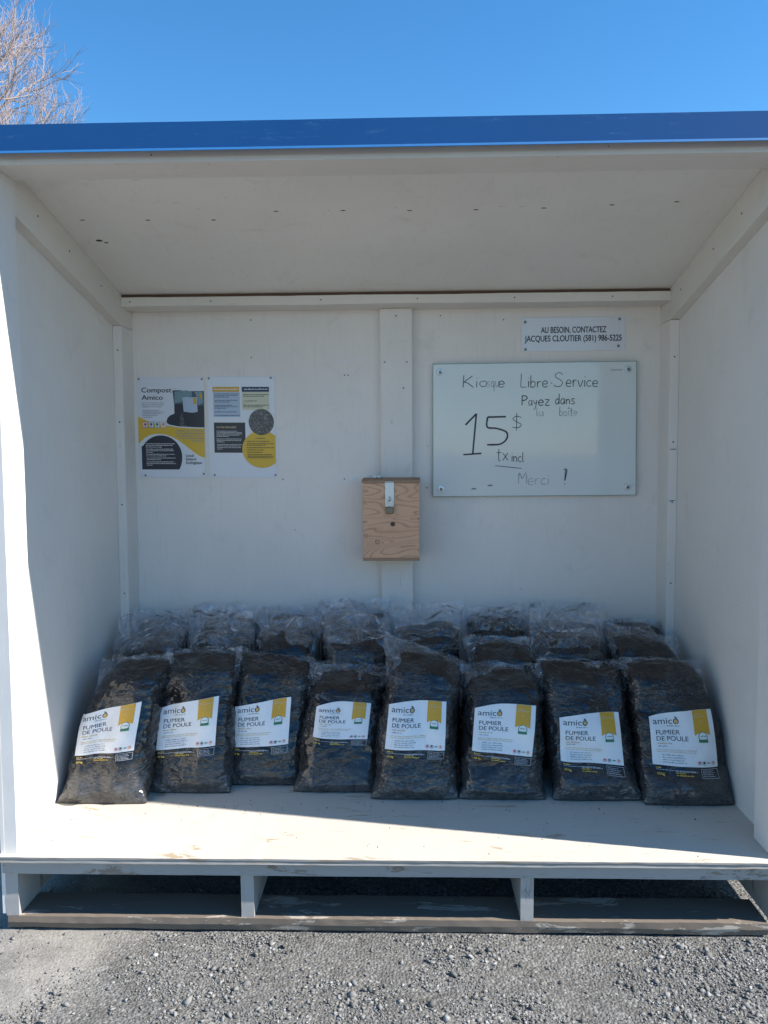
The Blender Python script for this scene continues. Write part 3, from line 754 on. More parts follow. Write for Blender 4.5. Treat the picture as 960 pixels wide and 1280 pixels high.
# --- small contact sign
q = [(.548, 1.785), (.988, 1.787), (.989, 1.645), (.548, 1.644)]
sg = thing("contact_sign", "small white sign with two lines of black capitals above the glass board", "sign", (.768, PY, 1.644))
mp = flat_map(q, PY); sheet("plate", mp, .003, P_poster, sg)
mb = MB(); put_text(mb, mp, "AU BESOIN, CONTACTEZ", .185, .455, .185, .630, .0035, .026); put_text(mb, mp, "JACQUES CLOUTIER (581) 986-5225", .028, .71, .185, .935, .0035, .026)
mb.build("lettering", P_black, sg)
screws([mp(.033, .12)[::2], mp(.945, .07)[::2], mp(.038, .945)[::2], mp(.935, .87)[::2]], PY - .003, sg, .0062)

# --- glass writing board
q = [(.166, 1.592), (1.035, 1.597), (1.040, 1.024), (.165, 1.021)]
GY = D1 - .014
gb = thing("writing_board", "large pale glass board with handwritten price and marker notes", "board", (.6, GY, 1.022))
mp = flat_map(q, GY); pn = sheet("glass_panel", mp, .006, M_glass, gb)
mb = MB()
for a, b_ in (((0, 0), (1, 0)), ((1, 0), (1, 1)), ((1, 1), (0, 1)), ((0, 1), (0, 0))):
    A0 = Vector(mp(*a, .0063)); B0 = Vector(mp(*b_, .0063)); d = (B0 - A0).normalized(); nrm = Vector((d.z, 0, -d.x)) * .0022
    A1 = A0 - Vector((0, -.0068, 0)); B1 = B0 - Vector((0, -.0068, 0))
    mb.add([tuple(A0 + nrm), tuple(B0 + nrm), tuple(B0 - nrm * .2), tuple(A0 - nrm * .2), tuple(A1 + nrm), tuple(B1 + nrm)], [(0, 1, 2, 3), (0, 4, 5, 1)])
mb.build("glass_edge", M_glassedge, gb)
for (u, v) in ((.036, .062), (.958, .060), (.040, .94), (.957, .937)):
    c = mp(u, v, .006); mb = MB(); disc(mb, c, .0145, 'y', .004, 20); st = mb.build("standoff_cap", M_zinc, gb)
    mb = MB(); disc(mb, (c[0] + .001, c[1] - .0047, c[2] - .001), .007, 'y', .0008, 14); mb.build("cap_recess", M_screw, st)
    mb = MB(); bbox(mb, c[0] - .008, c[0] + .008, GY + .0005, D1 - .0005, c[2] - .008, c[2] + .008, b=.002); mb.build("standoff", M_zinc, gb)
mb = MB(); put_text(mb, mp, "Quartet", .872, .068, .013, .055, .0066, .01); mb.build("maker_lettering", P_grey, gb)

GL = {  # handwriting strokes, x right, y up, x-height 1, capitals 2
 'K': (1.25, [[(0, 0), (.08, 2)], [(.95, 1.9), (.1, .9)], [(.1, .9), (.5, .7), (1.05, .0)]]),
 'i': (.35, [[(.12, 0), (.15, 1)], [(.15, 1.4), (.17, 1.5)]]),
 'o': (.95, [[(.4, 1), (.1, .8), (.05, .35), (.3, .02), (.65, .15), (.75, .6), (.6, .95), (.4, 1)]]),
 's': (.8, [[(.6, .9), (.3, 1), (.1, .75), (.35, .5), (.6, .3), (.4, .02), (.05, .1)]]),
 'q': (.9, [[(.65, .9), (.35, 1), (.08, .6), (.2, .1), (.5, .1), (.66, .8)], [(.66, 1), (.66, -.8)]]),
 'u': (.9, [[(.05, 1), (.08, .3), (.35, .02), (.65, .4), (.7, 1)], [(.7, 1), (.72, 0)]]),
 'e': (.9, [[(.08, .5), (.68, .55), (.6, .92), (.3, 1), (.05, .6), (.15, .12), (.45, 0), (.72, .15)]]),
 'L': (1.0, [[(.1, 2), (.06, 1), (.05, .05), (.4, .0), (.72, .03)]]),
 'b': (.9, [[(.1, 1.9), (.08, 0)], [(.08, .6), (.35, .98), (.68, .7), (.6, .15), (.3, 0), (.08, .15)]]),
 'r': (.75, [[(.1, 1), (.12, 0)], [(.12, .6), (.3, .95), (.58, .98)]]),
 '-': (.45, [[(.08, .62), (.25, .6)]]),
 'S': (1.25, [[(1.0, 1.7), (.7, 2.0), (.25, 1.8), (.2, 1.35), (.7, 1.0), (1.0, .55), (.7, .05), (.2, .05), (.05, .3)]]),
 'v': (.85, [[(.03, 1), (.35, 0), (.72, 1.02)]]),
 'c': (.85, [[(.68, .85), (.4, 1), (.1, .7), (.1, .25), (.4, 0), (.7, .15)]]),
 'P': (1.1, [[(.1, 2), (.08, 0)], [(.08, 1.95), (.6, 1.9), (.8, 1.5), (.5, 1.05), (.1, 1.0)]]),
 'a': (.9, [[(.65, .85), (.35, 1), (.06, .6), (.15, .1), (.45, .08), (.66, .7)], [(.66, 1), (.7, 0)]]),
 'y': (.85, [[(.05, 1), (.2, .45), (.45, .4), (.65, .95)], [(.68, 1), (.5, 0), (.3, -.7), (.08, -.75)]]),
 'z': (.85, [[(.06, .98), (.65, .98), (.1, .05), (.72, .03)]]),
 'd': (.9, [[(.62, .8), (.35, 1), (.06, .6), (.15, .08), (.45, .1), (.64, .6)], [(.68, 1.95), (.66, 0)]]),
 'n': (.9, [[(.08, 1), (.1, 0)], [(.1, .6), (.35, .98), (.6, .8), (.68, 0)]]),
 'l': (.4, [[(.1, 1.8), (.08, .3), (.25, .02)]]),
 't': (.75, [[(.3, 1.7), (.28, .1), (.5, 0)], [(.02, 1.15), (.6, 1.2)]]),
 'î': (.45, [[(.15, 0), (.17, 1)], [(.0, 1.3), (.17, 1.6), (.36, 1.3)]]),
 'x': (.85, [[(.05, 1), (.68, .02)], [(.66, 1), (.03, 0)]]),
 'M': (1.5, [[(.05, 0), (.15, 1.7), (.6, .8), (1.1, 1.75), (1.25, .0)]]),
 'm': (1.2, [[(.08, 1), (.1, 0)], [(.1, .6), (.3, .95), (.5, .8), (.52, 0)], [(.52, .6), (.75, .95), (.95, .8), (.98, 0)]]),
 '!': (.4, [[(.2, 2.0), (.14, .55)], [(.13, .12), (.13, .0)], [(.05, 2.0), (.3, 2.02), (.15, .5)]]),
 '$': (1.0, [[(.85, 1.65), (.4, 1.8), (.1, 1.45), (.45, 1.05), (.85, .7), (.6, .3), (.05, .35)], [(.45, 2.2), (.42, -.1)]]),
 '1': (1.0, [[(.12, 1.45), (.72, 2.0)], [(.72, 2.0), (.52, .0)], [(.0, -.02), (1.0, .04)]]),
 '5': (1.25, [[(1.1, 2.0), (.12, 1.98)], [(.12, 1.98), (.1, 1.3), (.6, 1.2), (1.12, .95), (1.15, .5), (.8, .12), (.1, .08)]]),
 ' ': (.7, []), '.': (.3, [[(.08, 0), (.12, .04)]]),
}
def smooth_path(p, k=5):
    if len(p) < 3: return p
    P = [p[0]] + list(p) + [p[-1]]; out = []
    for i in range(1, len(P) - 2):
        for j in range(k):
            t = j / k; a, b_, c, d = P[i - 1], P[i], P[i + 1], P[i + 2]
            out.append(tuple(.5 * (2 * b_[m] + (c[m] - a[m]) * t + (2 * a[m] - 5 * b_[m] + 4 * c[m] - d[m]) * t * t + (3 * b_[m] - a[m] - 3 * c[m] + d[m]) * t ** 3) for m in (0, 1)))
    out.append(P[-1]); return out
def handwrite(s, x, z, xh, w_tot, wid, rng, slope=0.0):
    adv = sum(GL[c][0] for c in s); k = w_tot / adv; mb = MB(); cx = x
    for c in s:
        a, st = GL[c]; jz = rng.uniform(-.04, .04) * xh; js = rng.uniform(.94, 1.06)
        for path in st:
            pts = smooth_path([(cx + p_[0] * k, z + slope * (cx - x) + jz + p_[1] * xh * js) for p_ in path])
            L = []; Rr = []
            for i, (px, pz) in enumerate(pts):
                qx, qz = pts[min(i + 1, len(pts) - 1)]; ox, oz = pts[max(i - 1, 0)]
                dx, dz = qx - ox, qz - oz; l = math.hypot(dx, dz) or 1; w = wid * .5 * (1 + .25 * noise.noise((px * 90, pz * 90, 2)))
                L.append((px - dz / l * w, GY - .0066, pz + dx / l * w)); Rr.append((px + dz / l * w, GY - .0066, pz - dx / l * w))
            n = len(L); mb.add(L + Rr, [(i, i + 1, n + i + 1, n + i) for i in range(n - 1)])
        cx += a * k
    return mb
rng = random.Random(3)
for s, x, z, xh, w, wid, mat, sl in [
    ("Ki", .296, 1.491, .026, .068, .0035, I_dark, 0), ("o", .366, 1.493, .026, .040, .0032, I_mid, 0), ("squ", .398, 1.492, .024, .055, .0028, I_faint, 0), ("e", .447, 1.490, .026, .032, .0035, I_dark, 0),
    ("L", .542, 1.490, .030, .035, .003, I_mid, 0), ("ibre", .572, 1.489, .026, .090, .0034, I_dark, 0), ("-S", .668, 1.490, .030, .062, .003, I_mid, 0), ("ervice", .735, 1.490, .027, .140, .0034, I_dark, 0),
    ("P", .546, 1.412, .021, .034, .0042, I_dark, 0), ("ay", .576, 1.412, .022, .040, .003, I_mid, 0), ("ez", .618, 1.412, .023, .052, .004, I_dark, 0), ("dans", .690, 1.416, .022, .088, .0036, I_dark, 0),
    ("la", .610, 1.366, .020, .035, .0028, I_faint, 0), ("boîte", .708, 1.367, .020, .078, .003, I_faint, 0),
    ("1", .297, 1.206, .084, .078, .0075, I_dark, 0), ("5", .392, 1.238, .066, .100, .0075, I_dark, 0), ("$", .505, 1.308, .034, .048, .0032, I_mid, 0),
    ("tx", .440, 1.176, .030, .055, .0032, I_dark, 0), ("incl", .504, 1.172, .024, .056, .0032, I_dark, -.05),
    ("M", .534, 1.077, .028, .044, .003, I_faint, 0), ("erci", .575, 1.072, .026, .095, .0026, I_faint, 0), ("!", .726, 1.072, .031, .022, .0042, I_dark, 0)]:
    handwrite(s, x, z, xh, w, wid, rng, sl).build("marker_writing", mat, gb)
mb = MB(); mb.add([(.435, GY - .0066, 1.153), (.548, GY - .0066, 1.141), (.548, GY - .0066, 1.144), (.435, GY - .0066, 1.156)], [(0, 1, 2, 3)]); mb.build("marker_underline", I_dark, gb)
for (x, z) in [(.33, 1.052), (.40, 1.066)]:
    mb = MB(); mb.add([(x, GY - .0066, z), (x + .025, GY - .0066, z + .001), (x + .022, GY - .0066, z + .007), (x + .004, GY - .0066, z + .006)], [(0, 1, 2, 3)]); mb.build("marker_smudge", I_faint, gb)

# ================================================================== CASH BOX
BX0, BX1, BY0, BY1, BZ0, BZ1 = -.131, .105, 1.040, D1 - .0385, .762, 1.088
cb = thing("cash_box", "unpainted plywood cash box with a steel hasp fixed to the centre board", "box", (-.013, 1.11, BZ0))
part("front_panel", M_box, (BX0, BX1, BY0, BY0 + .011, BZ0 + .012, BZ1), parent=cb)
part("side_panel", M_box, (BX0, BX0 + .011, BY0 + .0115, BY1, BZ0 + .012, BZ1), parent=cb)
part("side_panel", M_box, (BX1 - .011, BX1, BY0 + .0115, BY1, BZ0 + .012, BZ1), parent=cb)
part("bottom_panel", M_boxedge, (BX0 - .001, BX1 + .001, BY0 - .001, BY1, BZ0, BZ0 + .0115), parent=cb)
mb = MB(); prism(mb, [(BY0 - .006, BZ1 + .001), (BY1 - .012, BZ1 + .010), (BY1 - .012, BZ1 + .019), (BY0 - .006, BZ1 + .010)], BX0 - .004, BX1 + .004, 'x', 10, .0004, 3); mb.build("lid", M_boxedge, cb)
mb = MB()
for x in (-.085, -.066):
    disc(mb, (x, BY1 - .03, BZ1 + .022), .006, 'y', .003, 8)
bbox(mb, -.095, -.055, BY1 - .026, BY1 - .012, BZ1 + .021, BZ1 + .027, b=.001); mb.build("hinge", M_zinc, cb)
hx = -.019
mb = MB(); pr = [(-.019, .0), (-.019, -.020), (-.0165, -.024), (-.0165, -.028), (-.019, -.032), (-.0175, -.100), (.0175, -.100), (.019, -.032), (.0165, -.028), (.0165, -.024), (.019, -.020), (.019, 0)]
n = len(pr); zt = BZ1 + .002
mb.add([(hx + x, BY0 - .0035, zt + z) for x, z in pr] + [(hx + x, BY0 - .0012, zt + z) for x, z in pr], [tuple(range(n))[::-1], tuple(range(n, 2 * n))] + [(i, (i + 1) % n, n + (i + 1) % n, n + i) for i in range(n)])
bbox(mb, hx - .018, hx + .018, BY0 - .0095, BY0 + .02, zt + .001, zt + .0035, b=0); hp = mb.build("hasp", M_zinc, cb)
mb = MB(); bbox(mb, hx - .003, hx + .003, BY0 - .0045, BY0 - .0036, zt - .078, zt - .058, b=0); mb.build("hasp_slot", M_hole, hp)
def tube(mb, pts, r, n=8):
    pts = [Vector(p_) for p_ in pts]; vs = []
    for i, p_ in enumerate(pts):
        d = (pts[min(i + 1, len(pts) - 1)] - pts[max(i - 1, 0)]).normalized()
        a = d.orthogonal().normalized() if abs(d.y) > .9 else d.cross(Vector((0, 1, 0))).normalized(); b_ = d.cross(a)
        for j in range(n): t = 2 * math.pi * j / n; vs.append(tuple(p_ + (a * math.cos(t) + b_ * math.sin(t)) * r))
    fs = [(i * n + j, i * n + (j + 1) % n, (i + 1) * n + (j + 1) % n, (i + 1) * n + j) for i in range(len(pts) - 1) for j in range(n)]
    mb.add(vs, fs + [tuple(range(n))[::-1], tuple((len(pts) - 1) * n + j for j in range(n))])
mb = MB(); tube(mb, [(hx, BY0 + .002, zt - .060), (hx, BY0 - .012, zt - .061), (hx, BY0 - .013, zt - .066), (hx, BY0 - .012, zt - .071), (hx, BY0 + .002, zt - .072)], .0022); mb.build("staple", M_zinc, cb)
for (x, z, r) in [(-.118, .868, .0075), (-.071, .841, .0095)]:
    mb = MB(); 
    for i in range(20):
        a, b_ = 2 * math.pi * i / 20, 2 * math.pi * (i + 1) / 20
        mb.add([(x + math.cos(t) * rr, BY0 - .0006, z + math.sin(t) * rr) for t, rr in ((a, r), (b_, r), (b_, r * .78), (a, r * .78))], [(0, 1, 2, 3)])
    mb.build("knot", M_knot, cb)
mb = MB(); pts = [(-.006 + math.cos(2 * math.pi * i / 14) * .011 * (1 + .5 * noise.noise((i, 2, 3))), BY0 - .0007, .916 + math.sin(2 * math.pi * i / 14) * .010 * (1 + .6 * noise.noise((i, 7, 3)))) for i in range(14)]
mb.add(pts, [tuple(range(14))[::-1]]); mb.build("knot", M_knot, cb)
mb = MB(); disc(mb, (-.007, BY0 - .0008, .917), .004, 'y', .0005, 8); mb.build("screw_hole", M_hole, cb)
for (x, z, w) in [(.096, .938, .008), (.096, .805, .008), (-.130, 1.02, .005), (-.128, .925, .005)]:
    mb = MB(); bbox(mb, x, x + w, BY0 - .0008, BY0 + .001, z, z + .002, b=0); mb.build("staple_mark", M_hole, cb)
pl = thing("padlock", "small dull padlock hanging through the hasp of the cash box", "padlock", (hx, BY0 - .01, zt - .134))
mb = MB(); bbox(mb, hx - .0165, hx + .0165, BY0 - .0165, BY0 - .005, zt - .130, zt - .1015, b=.0025); bd = mb.build("lock_body", M_brass, pl)
mb = MB(); tube(mb, [(hx - .010, BY0 - .0105, zt - .103)] + [(hx + .010 * math.cos(R(a)), BY0 - .0105, zt - .080 + .011 * math.sin(R(a))) for a in range(180, -1, -20)] + [(hx + .010, BY0 - .0105, zt - .103)], .0028)
mb.build("shackle", M_zinc, pl)

# ================================================================== COMPOST BAGS
def sm(a, b, x): t = max(0, min(1, (x - a) / (b - a))); return t * t * (3 - 2 * t)
class Bag:
    def __init__(s, xb, xt, zt, y0, thick=.21, lean=.12, bulge=.05, arch=.05, foot=0.0, seed=0, curl=0.0, n=3.3):
        s.xb, s.xt, s.zt, s.y0, s.th, s.lean, s.bul, s.arch, s.foot, s.seed, s.curl, s.n = xb, xt, zt, y0, thick, lean, bulge, arch, foot, seed, curl, n
        r_ = random.Random(seed * 7 + 1); xm, wd = sum(xb) / 2, xb[1] - xb[0]
        s.dents = [(xm + r_.uniform(-.42, .42) * wd, r_.uniform(.02, .46), r_.uniform(.035, .075), r_.uniform(.03, .09), r_.uniform(-.017, .014)) for _ in range(7)]
    def H(s, k): return .016 * noise.noise((k * 1.3, s.seed, 6)) + s.zt[0] + (s.zt[1] - s.zt[0]) * (k + 1) / 2 - s.arch * .55 * abs(k) ** 4
    def ax(s, t):
        w0 = (s.xb[1] - s.xb[0]) / 2; w1 = (s.xt[1] - s.xt[0]) / 2
        a = w0 + (w1 - w0) * t; a *= 1 + s.bul * math.sin(math.pi * min(1, t * 1.05)) + .04 * (1 - sm(0, .10, t)) + .035 * noise.noise((t * 3.2, s.seed, 2)) + .015 * noise.noise((t * 9, s.seed, 8))
        a *= 1 - .045 * sm(.93, 1.0, t)
        c0 = sum(s.xb) / 2; c1 = sum(s.xt) / 2
        return c0 + (c1 - c0) * t + s.curl * math.sin(math.pi * t) + .006 * noise.noise((t * 3, s.seed, 20)) * sm(0, .2, t), a
    def yy(s, t):
        f = s.y0 + (s.lean + .03) * max(0, t - .08) + s.foot * sm(.14, .27, t) - .010 * math.sin(math.pi * min(1, t * 1.15)) + .014 * (1 - sm(0, .08, t))
        b = s.y0 + .03 + (s.lean + .02) * max(0, t) ** 1.1 + s.th * (sm(-.02, .16, t)) * (1 - .15 * t)
        k = sm(.86, 1.04, t); m = (f + b) / 2 + .01 * k
        f = f + (m - f) * k * .80; b = b + (m - b) * k * .80
        return f, b
    def disp(s, x, z, big=True, k=0.0):
        d = .015 * noise.noise((x * 6, z * 6, s.seed)) + .006 * noise.noise((x * 13 + 5, z * 11, s.seed + 3))
        for (dx, dz, sx, sz, am) in s.dents:
            q = ((x - dx) / sx) ** 2 + ((z - dz) / sz) ** 2
            if q < 9: d += am * math.exp(-q)
        if not big:
            d += .0022 * noise.noise((x * 34, z * 34, s.seed))
            e = max(abs(k) ** 3, 1 - sm(0, .22, z / .45), .40)
            d -= .0120 * e * (1 - abs(noise.noise((x * 16 + s.seed, z * 42, 3)))) ** 5
            d -= .0065 * e * (1 - abs(noise.noise((x * 44, z * 18 + s.seed, 9)))) ** 6
        return -d
    def front(s, x, z, off=0.0):
        t = .5; k = 0
        for _ in range(7):
            t = z / s.H(max(-1, min(1, k))); c, a = s.ax(t); k = (x - c) / a
        kk = max(-.985, min(.985, k)); f, b = s.yy(t)
        m = (f + b) / 2; h = (b - f) / 2
        return m - h * (1 - abs(kk) ** s.n) ** (1 / s.n) + s.disp(x, z) * (1 - abs(kk) ** 6) - off - .009 * abs(kk) ** 5
    def body(s, nt=56, na=84):
        mb = MB(); vs = []
        for i in range(nt + 1):
            t = (i / nt) ** 1.0; c, a = s.ax(t); f, b = s.yy(t); m = (f + b) / 2; h = (b - f) / 2
            for j in range(na):
                th = 2 * math.pi * j / na; cc, ss = math.cos(th), math.sin(th)
                k = math.copysign(abs(cc) ** (2 / s.n), cc); q_ = math.copysign(abs(ss) ** (2 / s.n), ss)
                z = .003 + t * s.H(k); x = c + a * k; y = m + h * q_
                w = 1 - abs(k) ** 6
                d = s.disp(x, z, False, k)
                y += (d if q_ < 0 else -d * .6) * w * sm(0, .06, t)
                x += k * abs(k) * (-.004 - .006 * (1 - abs(noise.noise((z * 30, s.seed, k * 3)))) ** 4 + .006 * noise.noise((z * 9, s.seed, 4 + k * 2)))
                if t < .05: z += .004 * noise.noise((x * 25, s.seed, 1)) * (1 - t / .05); z = max(.0015, z)
                vs.append((x, y, z))
        fs = [(i * na + j, i * na + (j + 1) % na, (i + 1) * na + (j + 1) % na, (i + 1) * na + j) for i in range(nt) for j in range(na)]
        n0 = len(vs); f, b = s.yy(1)
        c, a = s.ax(1); vs.append((c, (f + b) / 2, .004 + s.H(0) + .004))
        fs += [(nt * na + j, nt * na + (j + 1) % na, n0) for j in range(na)]; fs.append(tuple(range(na))[::-1])
        mb.add(vs, fs); return mb
    def film(s, up, flare=.06, fold=.02, t0=.78, tilt=0.0, nt=26, na=88, crush=1.0):
        mb = MB(); vs = []; up = up * (.62 if s.y0 < .6 else .92)
        for i in range(nt + 1):
            p = i / nt; t = t0 + (1 - t0) * min(1, p / .45)
            tb = min(t, .86); c, a0 = s.ax(tb); c1, _ = s.ax(t); f, b = s.yy(min(t, .94)); m = (f + b) / 2; h = (b - f) / 2
            q0 = sm(.35, 1, p)
            a = a0 * (1.012 + flare * q0 + .012 * math.sin(p * 3)); h = h * 1.03 * (1 - q0) + (.006 + .010 * (1 - q0)) * q0 + .004
            m += fold * q0
            for j in range(na):
                th = 2 * math.pi * j / na; cc, ss = math.cos(th), math.sin(th)
                nn = s.n * (1 - q0) + 1.6 * q0
                k = math.copysign(abs(cc) ** (2 / nn), cc); q_ = math.copysign(abs(ss) ** (2 / nn), ss)
                zb = t0 * s.H(k); ztp = (s.zt[0] + s.zt[1]) / 2 + (s.zt[1] - s.zt[0]) / 2 * k + up + tilt * k + .35 * up * noise.noise((k * 2.1 + s.seed, 0, 4)) + .10 * up * noise.noise((k * 6, s.seed, 14))
                z = zb + (ztp - zb) * p; x = c + a * k; y = m + h * q_
                am = crush * .026 * sm(.25, .9, p); ph = 0 if q_ < 0 else 5
                x += am * .7 * noise.noise((x * 9, z * 13, s.seed + ph)) + am * .25 * noise.noise((x * 33, z * 30, s.seed + ph + 2))
                y += am * 1.3 * noise.noise((x * 9 + 4, z * 11, s.seed + ph)) + am * 1.3 * (abs(noise.noise((x * 17, z * 10, s.seed + ph + 3))) - .25) + am * .10 * noise.noise((x * 50, z * 44, s.seed + ph))
                z += am * .35 * noise.noise((x * 14, z * 8, s.seed + ph + 6))
                y += s.disp(x, z) * (1 - abs(k) ** 6) * (1 - q0) * (1 if q_ < 0 else -.6) - (.004 if q_ < 0 else -.004) * (1 - q0)
                vs.append((x, y, z))
        fs = [(i * na + j, i * na + (j + 1) % na, (i + 1) * na + (j + 1) % na, (i + 1) * na + j) for i in range(nt) for j in range(na)]
        mb.add(vs, fs); mb.loose = [sm(.02, .5, (i // na) / nt) for i in range(len(vs))]; return mb

def label_map(bag, q, ar):
    fm = flat_map(q, 0)
    def vtop(u): return .085 * (1 - u) ** 2 * (1 if u < .45 else 1) - ar * math.sin(math.pi * min(1, max(0, u)) ** .8)
    def mp(u, v, off=0.0):
        x, _, z = fm(u, v); return (x, bag.front(x, z, .0028 + off), z)
    return mp, vtop

LBC = 0
def bag_label(bag, root, q, seed, ar=.04):
    rng = random.Random(seed)
    mp, vtop = label_map(bag, q, ar)
    # stock
    mb = MB(); nu, nv = 30, 26
    vs = [mp(i / nu, vtop(i / nu) + (1 - vtop(i / nu)) * j / nv) for j in range(nv + 1) for i in range(nu + 1)]
    fs = [(j * (nu + 1) + i, (j + 1) * (nu + 1) + i, (j + 1) * (nu + 1) + i + 1, j * (nu + 1) + i + 1) for j in range(nv) for i in range(nu)]
    mb.add(vs, fs); lb = mb.build("label", M_label, root, smooth=True)
    A, B = .0006, .0012
    def P(name, mat, fn, off=A):
        mb = MB(); fn(mb, off); return mb.build(name, mat, lb)
    P("brand_lettering", P_black, lambda m, o: (put_text(m, mp, "amic", .055, .225, .125, .300, o, 0), put_disc(m, mp, .411, .178, .044, .056, o, 20, .62), put_poly(m, mp, [(.385, .085), (.415, .09), (.440, .125), (.405, .118)], o)))
    P("fruit_mark", P_fruit, lambda m, o: put_disc(m, mp, .411, .182, .033, .043, o, 16), A)
    P("subtitle_print", P_grey, lambda m, o: fine_line(m, mp, .26, .45, .275, .026, o, rng))
    P("title_lettering", P_black, lambda m, o: (put_text(m, mp, "FUMIER", .085, .420, .088, .370, o, .004), put_text(m, mp, "DE POULE", .085, .535, .088, .485, o, .004)))
    P("gold_print", P_goldpale, lambda m, o: (fine_line(m, mp, .09, .32, .60, .036, o, rng), fine_line(m, mp, .08, .68, .715, .020, o, rng), fine_line(m, mp, .08, .66, .750, .020, o, rng)))
    P("grey_print", P_grey, lambda m, o: (fine_line(m, mp, .10, .25, .65, .026, o, rng), [fine_line(m, mp, .15 - .0 * i, .48 + .02 * (i % 2), .810 + .045 * i, .024, o, rng) for i in range(4)], [put_rect(m, mp, .10, .80 + .045 * i, .118, .805 + .045 * i, o) for i in range(4)]))
    def rib(m, o):
        nu2, nv2 = 8, 14; vs = []
        for j in range(nv2 + 1):
            for i in range(nu2 + 1):
                u = .675 + .245 * i / nu2; vt = vtop(u) + .003; vb = .435 - .055 * math.sin(math.pi * i / nu2) ; vs.append(mp(u, vt + (vb - vt) * j / nv2, o))
        m.add(vs, [(j * (nu2 + 1) + i, (j + 1) * (nu2 + 1) + i, (j + 1) * (nu2 + 1) + i + 1, j * (nu2 + 1) + i + 1) for j in range(nv2) for i in range(nu2)])
    P("gold_ribbon", P_gold, rib)
    P("ribbon_print", P_goldpale, lambda m, o: (fine_line(m, mp, .70, .80, .075, .024, o, rng), fine_line(m, mp, .70, .90, .112, .026, o, rng), put_disc(m, mp, .80, .20, .022, .03, o, 10, .7, 90, 330)), B)
    P("seal", P_green, lambda m, o: put_disc(m, mp, .80, .455, .072, .088, o, 24), B)
    P("seal_face", P_white, lambda m, o: put_disc(m, mp, .80, .452, .062, .076, o, 24), .0016)
    P("seal_band", P_green, lambda m, o: (put_rect(m, mp, .728, .50, .872, .555, o, 6, 1), fine_line(m, mp, .76, .85, .45, .02, o, rng)), .0020)
    for i, (rc, dc) in enumerate([(P_red, P_red), (P_teald, P_black), (P_white, P_green), (P_orange, P_orange)]):
        u = .705 + i * .073
        P("certification_icon", rc, lambda m, o: put_disc(m, mp, u, .925, .030, .038, o, 12, .80), A)
        P("icon_mark", dc, lambda m, o: (put_disc(m, mp, u, .92, .016, .020, o, 8) if i != 2 else put_rect(m, mp, u - .024, .91, u + .024, .93, o)), A)
    # print on the film under the label
    mb = MB()
    fine_line(mb, mp, .04, .14, 1.055, .022, .0004, rng); 
    put_text(mb, mp, "10 kg", .05, 1.165, .040, .10, .0004, .03)
    fine_line(mb, mp, .33, .48, 1.125, .022, .0004, rng); fine_line(mb, mp, .33, .58, 1.160, .022, .0004, rng)
    mb.build("film_print", P_goldb, root)
    mb = MB()
    fine_line(mb, mp, .04, .62, 1.085, .016, .0004, rng); fine_line(mb, mp, .33, .66, 1.10, .018, .0004, rng)
    for r_ in ((.72, 1.03, .725, 1.18), (.985, 1.03, .99, 1.18)): put_rect(mb, mp, *r_, .0004, 1, 6)
    for r_ in ((.72, 1.03, .99, 1.036), (.72, 1.174, .99, 1.18)): put_rect(mb, mp, *r_, .0004, 8, 1)
    for k_ in range(4): fine_line(mb, mp, .74, .90 + .03 * (k_ % 2), 1.07 + .028 * k_, .014, .0004, rng)
    mb.build("film_print", P_greyb, root)

#QUADS
Q1 = [(-1.1192, 0.2901), (-0.8917, 0.3349), (-0.9027, 0.1811), (-1.1147, 0.1581)]
Q2 = [(-0.8461, 0.2995), (-0.6341, 0.3312), (-0.6368, 0.1694), (-0.8545, 0.1477)]
Q3 = [(-0.5866, 0.2869), (-0.3798, 0.308), (-0.3841, 0.1522), (-0.5946, 0.1353)]
Q4 = [(-0.2807, 0.2912), (-0.08, 0.2959), (-0.0928, 0.1802), (-0.2897, 0.1889)]
Q5 = [(-0.0109, 0.3253), (0.1927, 0.322), (0.1838, 0.1682), (-0.0271, 0.1712)]
Q6 = [(0.2962, 0.311), (0.512, 0.3086), (0.489, 0.146), (0.2799, 0.1647)]
Q7 = [(0.594, 0.2807), (0.8085, 0.2807), (0.8117, 0.1126), (0.592, 0.1271)]
Q8 = [(0.9045, 0.291), (1.1241, 0.302), (1.1257, 0.1221), (0.9055, 0.1267)]
#END
G = "clear plastic bags of compost standing in rows on the kiosk floor"
def make_bag(label, bag, film, lab=None, hi=True):
    root = thing("compost_bag", label, "bag", (sum(bag.xb) / 2, bag.y0 + bag.th / 2, 0), G)
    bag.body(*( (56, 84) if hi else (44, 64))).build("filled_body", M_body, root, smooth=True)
    fm_ = bag.film(**film); fo = fm_.build("film_top", M_film, root, smooth=True)
    at = fo.data.attributes.new('loose', 'FLOAT', 'POINT'); at.data.foreach_set('value', fm_.loose)
    if lab: bag_label(bag, root, lab[0], bag.seed, lab[1])
    return root
